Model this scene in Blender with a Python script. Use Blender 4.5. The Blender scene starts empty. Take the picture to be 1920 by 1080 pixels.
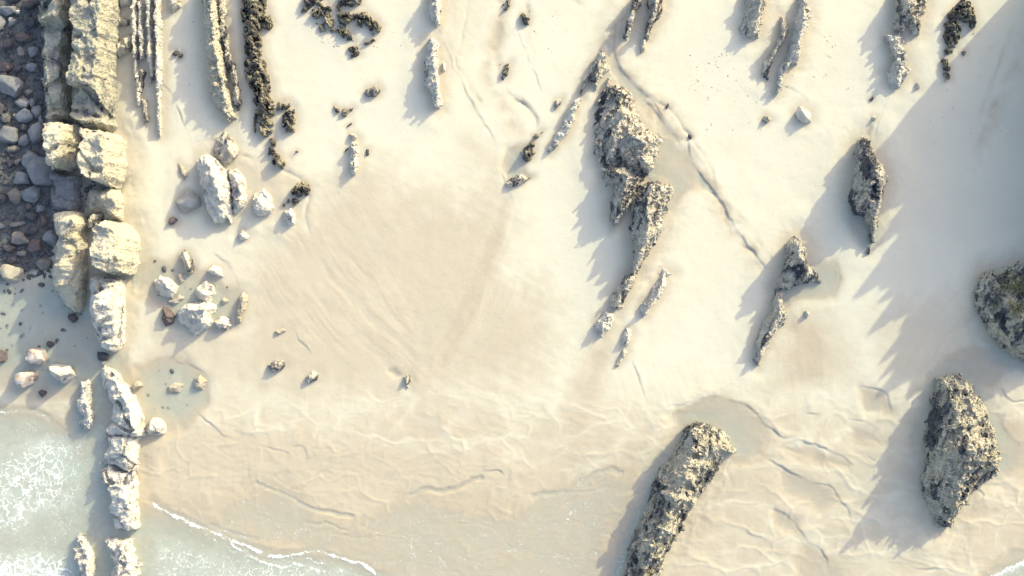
import bpy, math
import numpy as np
from mathutils import Vector

# ------------------------------------------------------------------ camera, sky, sun, exposure
CAM_H = 120.0
scn = bpy.context.scene
cam_data = bpy.data.cameras.new("camera")
cam = bpy.data.objects.new("camera", cam_data)
scn.collection.objects.link(cam)
cam.location = (0, 0, CAM_H)
cam.rotation_euler = (0, 0, 0)
cam_data.sensor_width = 36.0
cam_data.lens = 36.0 * CAM_H / 96.0
cam_data.clip_start = 0.5
cam_data.clip_end = 4000.0
scn.camera = cam

SUN_EL = math.radians(25.0)
SUN_AZ = math.radians(44.0)          # clockwise from +Y, towards +X
sd = Vector((math.sin(SUN_AZ)*math.cos(SUN_EL), math.cos(SUN_AZ)*math.cos(SUN_EL), math.sin(SUN_EL)))
world = bpy.data.worlds.new("World")
scn.world = world
world.use_nodes = True
wn = world.node_tree
for n in list(wn.nodes): wn.nodes.remove(n)
sky = wn.nodes.new("ShaderNodeTexSky"); sky.sky_type = 'NISHITA'
sky.sun_disc = False
sky.sun_elevation = SUN_EL
sky.sun_rotation = SUN_AZ
sky.air_density = 2.2; sky.dust_density = 5.0; sky.ozone_density = 2.0
bgn = wn.nodes.new("ShaderNodeBackground"); bgn.inputs['Strength'].default_value = 0.15
wo = wn.nodes.new("ShaderNodeOutputWorld")
sky_tint = wn.nodes.new('ShaderNodeMix'); sky_tint.data_type = 'RGBA'; sky_tint.blend_type = 'MULTIPLY'; sky_tint.inputs[0].default_value = 1.0; sky_tint.inputs[7].default_value = (.99, 1.0, 1.18, 1)   # slight blue tint multiplied into the skylight to cool the shadows
wn.links.new(sky.outputs[0], sky_tint.inputs[6]); wn.links.new(sky_tint.outputs[2], bgn.inputs[0]); wn.links.new(bgn.outputs[0], wo.inputs[0])
sl = bpy.data.lights.new("sun", 'SUN'); sl.energy = 2.0; sl.angle = math.radians(0.6); sl.color = (1.0, 0.975, 0.60)
so = bpy.data.objects.new("sun", sl); scn.collection.objects.link(so)
so.rotation_euler = (-sd).to_track_quat('-Z', 'Y').to_euler()
so.location = (60, 60, 60)
scn.view_settings.view_transform = 'Standard'
scn.view_settings.look = 'None'
scn.view_settings.exposure = 1.12
scn.view_settings.gamma = 1.0

COL = scn.collection
RNG = np.random.RandomState(7)

# ------------------------------------------------------------------ noise
def _h(ix, iy, iz, s):
    h = (ix*374761393 + iy*668265263 + iz*2147483647 + s*1013904223) & 0xffffffff
    h = ((h ^ (h >> 13))*1274126177) & 0xffffffff
    h = ((h ^ (h >> 15))*2246822519) & 0xffffffff
    h = h ^ (h >> 16)
    return (h & 0xffff)/65535.0
def noise2(x, y, s=0):
    ix = np.floor(x).astype(np.int64); iy = np.floor(y).astype(np.int64)
    fx = x-ix; fy = y-iy
    def g(dx, dy):
        a = _h(ix+dx, iy+dy, 0, s)*2*np.pi
        return np.cos(a)*(fx-dx) + np.sin(a)*(fy-dy)
    u = fx*fx*fx*(fx*(fx*6-15)+10); v = fy*fy*fy*(fy*(fy*6-15)+10)
    a = g(0, 0)*(1-u)+g(1, 0)*u; b = g(0, 1)*(1-u)+g(1, 1)*u
    return (a*(1-v)+b*v)*1.5
def fbm(x, y, o=4, s=0, gain=0.5):
    t = 0; a = 1.0; n = 0
    for k in range(o):
        t = t + a*noise2(x*2**k+k*17.3, y*2**k-k*9.1, s+k); n += a; a *= gain
    return t/n
def ridged(x, y, o=3, s=0):
    t = 0; a = 1.0; n = 0
    for k in range(o):
        t = t + a*(1-np.abs(noise2(x*2**k+k*7.7, y*2**k, s+k))*2); n += a; a *= .5
    return t/n
def cell2(x, y, s=0, jit=0.9):
    """F1, F2 of a jittered cell pattern and the id of the nearest cell"""
    ix = np.floor(x).astype(np.int64); iy = np.floor(y).astype(np.int64)
    f1 = np.full(x.shape, 9.0); f2 = np.full(x.shape, 9.0); cid = np.zeros(x.shape)
    for dx in (-1, 0, 1):
        for dy in (-1, 0, 1):
            px = ix+dx+.5+(_h(ix+dx, iy+dy, 1, s)-.5)*jit; py = iy+dy+.5+(_h(ix+dx, iy+dy, 2, s)-.5)*jit
            d = np.sqrt((px-x)**2+(py-y)**2)
            m = d < f1
            f2 = np.where(m, f1, np.minimum(f2, d)); cid = np.where(m, _h(ix+dx, iy+dy, 3, s), cid); f1 = np.where(m, d, f1)
    return f1, f2, cid
def noise3(p, s=0):
    i = np.floor(p).astype(np.int64); f = p-i; f = f*f*(3-2*f); r = 0
    for dx in (0, 1):
        for dy in (0, 1):
            for dz in (0, 1):
                w = (f[:, 0] if dx else 1-f[:, 0])*(f[:, 1] if dy else 1-f[:, 1])*(f[:, 2] if dz else 1-f[:, 2])
                r = r + w*_h(i[:, 0]+dx, i[:, 1]+dy, i[:, 2]+dz, s)
    return r*2-1
def sstep(a, b, x):
    t = np.clip((x-a)/(b-a), 0, 1); return t*t*(3-2*t)

# ------------------------------------------------------------------ geometry helpers
def P(s):
    """'x,y x,y' (plan survey units, 20 to the metre, origin top left) to an array"""
    return np.array([[float(v) for v in t.split(',')] for t in s.split()])
def W(p, z=0.0):
    p = np.atleast_2d(np.asarray(p, float)); z = np.asarray(z, float)
    k = (CAM_H-z)/CAM_H
    return np.stack([(p[:, 0]-960)/20*k, (540-p[:, 1])/20*k], 1)
def sdist(x, y, poly):
    """signed distance, positive inside"""
    d = np.full(x.shape, 1e9); ins = np.zeros(x.shape, bool); n = len(poly)
    for i in range(n):
        ax, ay = poly[i]; bx, by = poly[(i+1) % n]
        ex, ey = bx-ax, by-ay; L = ex*ex+ey*ey+1e-12
        t = np.clip(((x-ax)*ex+(y-ay)*ey)/L, 0, 1)
        d = np.minimum(d, (x-ax-t*ex)**2+(y-ay-t*ey)**2)
        c = ((ay > y) != (by > y))
        xi = ax+(y-ay)*ex/(ey if abs(ey) > 1e-9 else 1e-9)
        ins ^= c & (x < xi)
    d = np.sqrt(d)
    return np.where(ins, d, -d)
def ldist(x, y, line, vals=None):
    """distance to a polyline, value along it, signed side"""
    d = np.full(x.shape, 1e9); v = np.zeros(x.shape); sd_ = np.zeros(x.shape); al = np.zeros(x.shape); acc = 0
    for i in range(len(line)-1):
        ax, ay = line[i]; bx, by = line[i+1]
        ex, ey = bx-ax, by-ay; L = ex*ex+ey*ey+1e-12
        t = np.clip(((x-ax)*ex+(y-ay)*ey)/L, 0, 1)
        q = np.sqrt((x-ax-t*ex)**2+(y-ay-t*ey)**2)
        m = q < d
        d = np.where(m, q, d)
        if vals is not None: v = np.where(m, vals[i]*(1-t)+vals[i+1]*t, v)
        sd_ = np.where(m, np.sign(ex*(y-ay)-ey*(x-ax)), sd_)
        al = np.where(m, acc+t*math.sqrt(L), al); acc += math.sqrt(L)
    return d, v, sd_, al
def smooth_line(p, n=3):
    p = np.asarray(p, float)
    for _ in range(n):
        q = [p[0]]
        for i in range(len(p)-1):
            q += [p[i]*.75+p[i+1]*.25, p[i]*.25+p[i+1]*.75]
        q.append(p[-1]); p = np.array(q)
    return p
def mesh_arrays(name, V, F, smooth=False):
    V = np.asarray(V, np.float32); F = np.asarray(F, np.int32); k = F.shape[1]
    me = bpy.data.meshes.new(name)
    me.vertices.add(len(V)); me.vertices.foreach_set('co', V.ravel())
    me.loops.add(F.size); me.loops.foreach_set('vertex_index', F.ravel())
    me.polygons.add(len(F))
    me.polygons.foreach_set('loop_start', np.arange(0, F.size, k, dtype=np.int32))
    me.polygons.foreach_set('loop_total', np.full(len(F), k, np.int32))
    me.polygons.foreach_set('use_smooth', np.full(len(F), smooth, bool))
    me.update(); me.validate()
    return me
def fattr(me, name, v):
    a = me.attributes.new(name, 'FLOAT', 'POINT'); a.data.foreach_set('value', np.asarray(v, np.float32).ravel())
def link(name, me, loc=(0, 0, 0), mat=None, label=None, cat=None, group=None, kind=None, parent=None):
    o = bpy.data.objects.new(name, me); COL.objects.link(o); o.location = loc
    if mat: me.materials.append(mat)
    if label: o['label'] = label
    if cat: o['category'] = cat
    if group: o['group'] = group
    if kind: o['kind'] = kind
    if parent: o.parent = parent
    return o

# ------------------------------------------------------------------ materials
class NT:
    def __init__(s, name):
        s.m = bpy.data.materials.new(name); s.m.use_nodes = True; s.t = s.m.node_tree
        for n in list(s.t.nodes): s.t.nodes.remove(n)
        s.out = s.n('ShaderNodeOutputMaterial'); s.geo = s.n('ShaderNodeNewGeometry')
        s.pos = s.geo.outputs['Position']
    def n(s, t, **k):
        x = s.t.nodes.new(t)
        for a, b in k.items(): setattr(x, a, b)
        return x
    def l(s, a, b): s.t.links.new(a, b)
    def noise(s, scale, detail=4, rough=.55, dist=0, vec=None):
        x = s.n('ShaderNodeTexNoise'); x.inputs['Scale'].default_value = scale; x.inputs['Detail'].default_value = detail
        x.inputs['Roughness'].default_value = rough; x.inputs['Distortion'].default_value = dist
        s.l(vec or s.pos, x.inputs['Vector']); return x.outputs[0]
    def vor(s, scale, feature='F1', vec=None, out='Distance', rnd=1.0):
        x = s.n('ShaderNodeTexVoronoi'); x.feature = feature; x.inputs['Scale'].default_value = scale
        x.inputs['Randomness'].default_value = rnd
        s.l(vec or s.pos, x.inputs['Vector']); return x.outputs[out]
    def mr(s, v, a, b, c=0., d=1.):
        x = s.n('ShaderNodeMapRange'); x.inputs[1].default_value = a; x.inputs[2].default_value = b
        x.inputs[3].default_value = c; x.inputs[4].default_value = d; s.l(v, x.inputs[0]); return x.outputs[0]
    def math(s, op, a, b=None):
        x = s.n('ShaderNodeMath'); x.operation = op
        for i, v in enumerate((a, b)):
            if v is None: continue
            if isinstance(v, (int, float)): x.inputs[i].default_value = v
            else: s.l(v, x.inputs[i])
        return x.outputs[0]
    def mix(s, f, a, b, mode='MIX'):
        x = s.n('ShaderNodeMix'); x.data_type = 'RGBA'; x.blend_type = mode
        for sock, v in ((x.inputs[0], f), (x.inputs[6], a), (x.inputs[7], b)):
            if isinstance(v, (int, float)): sock.default_value = v
            elif isinstance(v, tuple): sock.default_value = (*v, 1)
            else: s.l(v, sock)
        return x.outputs[2]
    def attr(s, name):
        x = s.n('ShaderNodeAttribute'); x.attribute_name = name; return x.outputs['Fac']
    def bump(s, h, strength, dist, nrm=None):
        x = s.n('ShaderNodeBump'); x.inputs['Strength'].default_value = strength; x.inputs['Distance'].default_value = dist
        s.l(h, x.inputs['Height'])
        if nrm: s.l(nrm, x.inputs['Normal'])
        return x.outputs[0]
    def bsdf(s, col, rough, nrm=None, spec=.5):
        x = s.n('ShaderNodeBsdfPrincipled')
        if isinstance(col, tuple): x.inputs['Base Color'].default_value = (*col, 1)
        else: s.l(col, x.inputs['Base Color'])
        if isinstance(rough, (int, float)): x.inputs['Roughness'].default_value = rough
        else: s.l(rough, x.inputs['Roughness'])
        x.inputs['Specular IOR Level'].default_value = spec
        if nrm: s.l(nrm, x.inputs['Normal'])
        return x
    def end(s, sh):
        s.l(sh.outputs[0], s.out.inputs[0]); return s.m

def rock_mat(name, light, mid, dark, dark_amt=.5, scale=1.6, speck=7.0, accent=None, acc_amt=.6, bumpd=.06, grain=None):
    """weathered shore rock: mid and light stone, dark shell patches, an algae accent"""
    t = NT(name)
    if grain is not None:      # bedding: marks drawn out along the strike
        mp = t.n('ShaderNodeMapping'); mp.vector_type = 'TEXTURE'; mp.inputs['Rotation'].default_value = (0, 0, math.radians(grain)); mp.inputs['Scale'].default_value = (2.6, 1, 1.3)
        t.l(t.pos, mp.inputs['Vector']); t.pos = mp.outputs[0]
    big = t.noise(scale*.45, 3, .6, .5)
    fine = t.noise(speck*.55, 5, .7, .3)
    base = t.mix(t.mr(t.noise(scale*1.3, 5, .65), .35, .65), mid, light)
    if accent:
        base = t.mix(t.mr(t.noise(scale*.6, 4, .6, 1.0), acc_amt-.06, acc_amt+.08), base, accent)
    sp = t.math('ADD', t.math('MULTIPLY', big, .68), t.math('MULTIPLY', fine, .32))
    dm = t.mr(sp, dark_amt-.05, dark_amt+.03, 1, 0)
    v = t.vor(speck*.8)
    dark2 = t.mix(t.mr(v, .25, .6), dark, tuple(min(1, c*2.3+.02) for c in dark))
    c = t.mix(dm, base, dark2)
    c = t.mix(.5, c, t.mix(t.mr(fine, .3, .7), (.55, .55, .55), (1.0, 1.0, 1.0)), 'MULTIPLY')
    h = t.math('ADD', fine, t.math('MULTIPLY', v, .6))
    return t.end(t.bsdf(c, .82, t.bump(h, .8, bumpd), .25))

M = {}
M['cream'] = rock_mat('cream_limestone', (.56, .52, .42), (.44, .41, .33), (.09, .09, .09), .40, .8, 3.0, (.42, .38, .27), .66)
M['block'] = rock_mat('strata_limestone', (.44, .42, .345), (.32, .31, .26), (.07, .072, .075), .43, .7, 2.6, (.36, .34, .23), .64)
M['white'] = rock_mat('barnacled_limestone', (.66, .63, .565), (.48, .455, .41), (.09, .085, .095), .42, 1.0, 3.6)
M['mussel'] = rock_mat('mussel_covered_rock', (.36, .33, .25), (.17, .155, .115), (.034, .031, .030), .53, 2.2, 8, (.26, .24, .13), .58)
M['mixed'] = rock_mat('barnacle_and_mussel_rock', (.62, .575, .49), (.42, .385, .32), (.040, .040, .046), .474, 1.5, 6.0, (.40, .34, .25), .64, grain=66)
M['darkmix'] = rock_mat('mussel_and_shade_dark_rock', (.60, .56, .48), (.34, .315, .27), (.038, .038, .045), .490, 1.3, 5.5, (.36, .32, .24), .68, grain=66)  # extra dark patches: mussels plus painted-in shade of the rock flanks
M['weedy'] = rock_mat('weed_grown_rock', (.56, .52, .43), (.36, .335, .27), (.040, .041, .045), .478, 1.3, 6.0, (.40, .36, .17), .66, grain=64)
M['grey'] = rock_mat('grey_boulder_stone', (.24, .245, .26), (.18, .185, .20), (.06, .06, .065), .36, 1.3, 5, bumpd=.03)
M['tan'] = rock_mat('tan_boulder_stone', (.46, .42, .35), (.34, .305, .25), (.12, .10, .09), .36, 1.3, 5, bumpd=.03)
M['red'] = rock_mat('reddish_boulder_stone', (.16, .13, .13), (.12, .095, .098), (.06, .05, .055), .38, 1.6, 5, bumpd=.03)
M['dark'] = rock_mat('dark_boulder_stone', (.105, .10, .11), (.07, .065, .075), (.03, .03, .035), .42, 1.6, 6, bumpd=.03)
M['rubble'] = rock_mat('rubble_stone', (.12, .12, .125), (.08, .082, .09), (.04, .042, .048), .42, 1.2, 5, bumpd=.03)
M['buff'] = rock_mat('buff_boulder_stone', (.235, .215, .195), (.18, .165, .155), (.07, .065, .065), .36, 1.3, 5, bumpd=.03)
M['pale'] = rock_mat('pale_grey_boulder_stone', (.38, .38, .375), (.30, .30, .30), (.12, .12, .12), .33, 1.3, 5, bumpd=.03)
M['pied'] = rock_mat('red_and_white_stone', (.70, .66, .60), (.36, .26, .23), (.12, .08, .08), .43, 1.0, 5, bumpd=.03)

G_SL = 'thin slab ridges at the top left'
G_MU = 'dark mussel outcrops at the top'
G_MID = 'jagged ridge rocks across the upper middle'
G_RT = 'jagged ridge rocks at the top right'
G_BL = 'loose rocks in the shallow pool right of the ledges'
# ------------------------------------------------------------------ rocks
ROCKS = []           # (outline in metres, height) for scour in the sand
CREST_JAG = .24
def close_mesh(Fa, n):
    """underside and side walls joining a sheet to its copy (indices + n)"""
    bot = Fa[:, ::-1]+n
    e = np.concatenate([Fa[:, [i, (i+1) % 4]] for i in range(4)])
    key = e[:, 0].astype(np.int64)*(n+1)+e[:, 1]; rev = e[:, 1].astype(np.int64)*(n+1)+e[:, 0]
    b = e[~np.isin(key, rev)]
    return np.r_[bot, np.c_[b[:, 1], b[:, 0], b[:, 0]+n, b[:, 1]+n]]
tx = {}
for nm_, ty_, sz_ in (('knobs', 'VORONOI', .65), ('chips', 'CLOUDS', .22), ('bulk', 'CLOUDS', 1.6)):
    q = bpy.data.textures.new(nm_, ty_); q.noise_scale = sz_; tx[nm_] = q
tx['chips'].noise_depth = 3; tx['chips'].noise_type = 'HARD_NOISE'; tx['bulk'].noise_depth = 3
tx['knobs'].distance_metric = 'DISTANCE'; tx['knobs'].weight_1 = -1; tx['knobs'].weight_2 = 1
def weather(o, vox, k):
    m = o.modifiers.new('Remesh', 'REMESH'); m.mode = 'VOXEL'; m.voxel_size = vox; m.use_smooth_shade = False
    for t_, st_, mid in (('bulk', .75, .5), ('knobs', .40, .35), ('chips', .38, .5)):
        d = o.modifiers.new(t_, 'DISPLACE'); d.texture = tx[t_]; d.texture_coords = 'GLOBAL'; d.strength = st_*k; d.mid_level = mid
    dg = bpy.context.evaluated_depsgraph_get(); dg.update()
    me = bpy.data.meshes.new_from_object(o.evaluated_get(dg)); old = o.data
    if not me.materials: me.materials.append(old.materials[0])
    o.modifiers.clear(); me.name = old.name; o.data = me; bpy.data.meshes.remove(old); me.name = o.name.split('.')[0]
def heightrock(name, style, h, poly, ridge, label, cat, group=None, res=.085, rough=None, edge=.22, p=.8, wid=.5, steps=None, rgh=None, joint=None,
               stratum=None, seed=None, crack=0.0, fixed=False, lump=1.0, smooth=False):
    pp = P(poly); seed = seed if seed is not None else (int(abs(pp[0, 0])*7+abs(pp[0, 1])*13) % 9973)
    c = pp.mean(0)
    if not fixed and h < 3.0: pp = c+(pp-c)*(1.16 if group == G_BL else 1.07)
    if fixed: zz = np.zeros(len(pp))
    else:
        rad = pp-np.array([960, 540]); rad /= np.linalg.norm(rad, axis=1)[:, None]+1e-6
        out = pp-c; out /= np.linalg.norm(out, axis=1)[:, None]+1e-6
        zz = h*(.3 if ridge else .6)*np.clip((rad*out).sum(1)*.6+.4, 0, 1)
    poly_w = W(pp, zz)
    x0, y0 = poly_w.min(0)-.35; x1, y1 = poly_w.max(0)+.35
    nx = max(6, int((x1-x0)/res)); ny = max(6, int((y1-y0)/res))
    X, Y = np.meshgrid(np.linspace(x0, x1, nx), np.linspace(y0, y1, ny))
    d = sdist(X, Y, poly_w)
    size = math.sqrt(abs((x1-x0)*(y1-y0)))
    ea = edge*min(1, size/3.0)
    d = d+ea*fbm(X*1.3, Y*1.3, 4, seed, .6)*1.3+(.07 if h >= 1.25 else 0)
    if style == 'mussel' and h < 1.25: d = d-.62*sstep(-.02, .28, fbm(X*1.9+Y*1.0, Y*1.3-X*.7, 3, seed+61))+.05
    if ridge:
        rp = P(ridge) if ',' in ridge and ridge.count(',') == len(ridge.split()) else None
        if rp is None:
            r3 = np.array([[float(v) for v in q.split(',')] for q in ridge.split()])
        else: r3 = np.c_[rp, np.full(len(rp), h)]
        rw = W(r3[:, :2], 0 if fixed else r3[:, 2])
        dr, hv, _, al = ldist(X, Y, rw, r3[:, 2])
        jag = 1+CREST_JAG*(noise2(al*.7, al*0+seed*.37, seed)+.45*noise2(al*2.2, al*0+seed*.77, seed+5))
        t = np.clip(d/(np.abs(d)+dr+.02), 0, 1)
        z = hv*jag*t**p
    else:
        z = h*np.clip(d/(wid), 0, 1)**.55
        z = z*(1+.22*fbm(X*.5, Y*.5, 3, seed+3))
    if steps:
        for sp, dz in steps:
            m = sstep(-.12, .12, sdist(X, Y, W(P(sp), h*.6))+.15*fbm(X*1.5, Y*1.5, 3, seed+8)); z = z+dz*m
    amp = rough if rough is not None else .16
    amp = amp*min(1, .35+h*.4)*lump
    f1, f2, cid = cell2(X*2.3+.6*fbm(X, Y, 2, seed+1), Y*2.3+.6*fbm(X+9, Y, 2, seed+2), seed)
    g1, g2, gid = cell2(X*5.2, Y*5.2, seed+4)
    det = amp*((.55-f1)*1.1+(cid-.5)*1.3)+amp*.55*((.5-g1)+(gid-.5)*.8)+amp*1.3*fbm(X*.8, Y*.8, 4, seed+6)
    if stratum:      # beds standing on edge: long fins along the given bearing
        a = math.radians(stratum[0]); u = X*math.cos(a)+Y*math.sin(a); v = -X*math.sin(a)+Y*math.cos(a)
        fr = stratum[1]; q = ridged(u*fr*.22, v*fr+.4*fbm(X*.7, Y*.7, 2, seed), 3, seed+11)
        det = det*.6+stratum[2]*(q-.45)
    if h >= 1.25 and not stratum and group in (G_MID, G_RT, 'large weed-crusted rocks'):
        a = math.radians(66+6*math.sin(seed)); u = X*math.cos(a)+Y*math.sin(a); v = -X*math.sin(a)+Y*math.cos(a)
        det = det*.7+.62*(ridged(u*.22, v*1.25+.35*fbm(X, Y, 2, seed), 3, seed+12)-.5)
    if joint:      # bedding joints: narrow clefts between sub-blocks standing at slightly different levels
        jx_, jy_, jd = joint
        e1, e2, jid = cell2(X*jx_+.10*fbm(X*.9, Y*.9, 3, seed+70), Y*jy_+.12*fbm(X*.8, Y*.8, 3, seed+71), seed+72, .75)
        det = det*.55+jd*(jid-.5)*1.1-jd*1.3*sstep(.085, .0, e2-e1)+.10*jd*np.floor(3*fbm(X*.6, Y*1.1, 2, seed+73)+.5)
    if crack:
        e1, e2, _ = cell2(X*.55+.25*fbm(X*1.2, Y*1.2, 3, seed), Y*.55+.25*fbm(X*1.2+5, Y*1.2, 3, seed), seed+21)
        det = det-crack*sstep(.16, .0, e2-e1)
        k1 = ridged(X*.7+2*fbm(X*.4, Y*.4, 2, seed), Y*.9, 3, seed+31); det = det-crack*.45*sstep(.72, .95, k1)
    z = z+det*np.clip(z/.35, 0, 1)
    z = np.where(d < 0, np.maximum(-.45, d*2.2-.06), np.maximum(z, .0-.05))
    keep = d > -.22
    jx = .45*res*noise2(X*9, Y*9, seed+41); jy = .45*res*noise2(X*9, Y*9, seed+42)
    cx, cy = poly_w.mean(0)
    if h >= 1.25 and name != 'cliff': jx = jx*0; jy = jy*0
    V = np.stack([X+jx-cx, Y+jy-cy, z], -1).reshape(-1, 3)
    idx = np.arange(nx*ny).reshape(ny, nx)
    kc = keep[:-1, :-1] | keep[1:, :-1] | keep[:-1, 1:] | keep[1:, 1:]
    F = np.stack([idx[:-1, :-1], idx[:-1, 1:], idx[1:, 1:], idx[1:, :-1]], -1)[kc]
    used = np.unique(F); re = np.zeros(nx*ny, int); re[used] = np.arange(len(used))
    VV = V[used]; FF = re[F]
    if h >= 1.25 and name != 'cliff':
        FF = np.r_[FF, close_mesh(FF, len(VV))]; B = VV.copy(); B[:, 2] = -1.0; VV = np.r_[VV, B]
        o = link(name, mesh_arrays(name, VV, FF, True), (cx, cy, 0), M[style], label, cat, group)
        weather(o, .085 if h < 3 else .10, min(1, .35+h*.22)*(rgh or (.5 if group == G_BL else 1)))
    else:
        o = link(name, mesh_arrays(name, VV, FF, smooth), (cx, cy, 0), M[style], label, cat, group)
    ROCKS.append((poly_w, h))
    return o

import bmesh
_ico = {}
def ico(n):
    if n not in _ico:
        bm = bmesh.new(); bmesh.ops.create_icosphere(bm, subdivisions=n, radius=1)
        v = np.array([x.co[:] for x in bm.verts]); f = np.array([[q.index for q in fc.verts] for fc in bm.faces]); bm.free()
        _ico[n] = (v, f)
    return _ico[n]
def boulder_verts(rx, ry, rz, rot, seed, n=4):
    v, f = ico(n); v = v.copy(); r = np.random.RandomState(seed)
    for k in range(15):                      # planed facets
        nn = r.normal(size=3); nn[2] *= .6; nn /= np.linalg.norm(nn); lim = r.uniform(.55, .88)
        dd = v@nn; v = v-np.outer(np.maximum(dd-lim, 0)*.97, nn)
    v = v*(1+.10*noise3(v*1.7+seed, seed)[:, None]+.05*noise3(v*4.1+seed, seed+1)[:, None]+.03*noise3(v*9+seed, seed+2)[:, None])
    v = v/np.abs(v[:, :2]).max()
    v = v*np.array([rx, ry, rz]); a = math.radians(rot); ca, sa = math.cos(a), math.sin(a)
    return np.stack([v[:, 0]*ca-v[:, 1]*sa, v[:, 0]*sa+v[:, 1]*ca, v[:, 2]], 1), f
def boulder(x, y, rx, ry, style, label, rot=0, hz=None, group='boulders lying in the gully beside the ledges', name='boulder', seed=None):
    seed = seed or int(abs(x)*31+abs(y)*17+5) % 9999
    rxm, rym = rx/20*1.2, ry/20*1.2; rz = hz or .62*min(rxm, rym)+.15
    v, f = boulder_verts(rxm, rym, rz, rot, seed)
    me = mesh_arrays(name, v, f, True)
    w = W((x, y), rz*.6)[0]
    an = np.linspace(0, 2*np.pi, 9)[:-1]
    ROCKS.append((np.stack([w[0]+rxm*.9*np.cos(an), w[1]+rym*.9*np.sin(an)], 1), rz))
    return link(name, me, (w[0], w[1], rz*.35), M[style], label, 'boulder', group)

LED = 'limestone ledges standing in two lines along the left'
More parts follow.
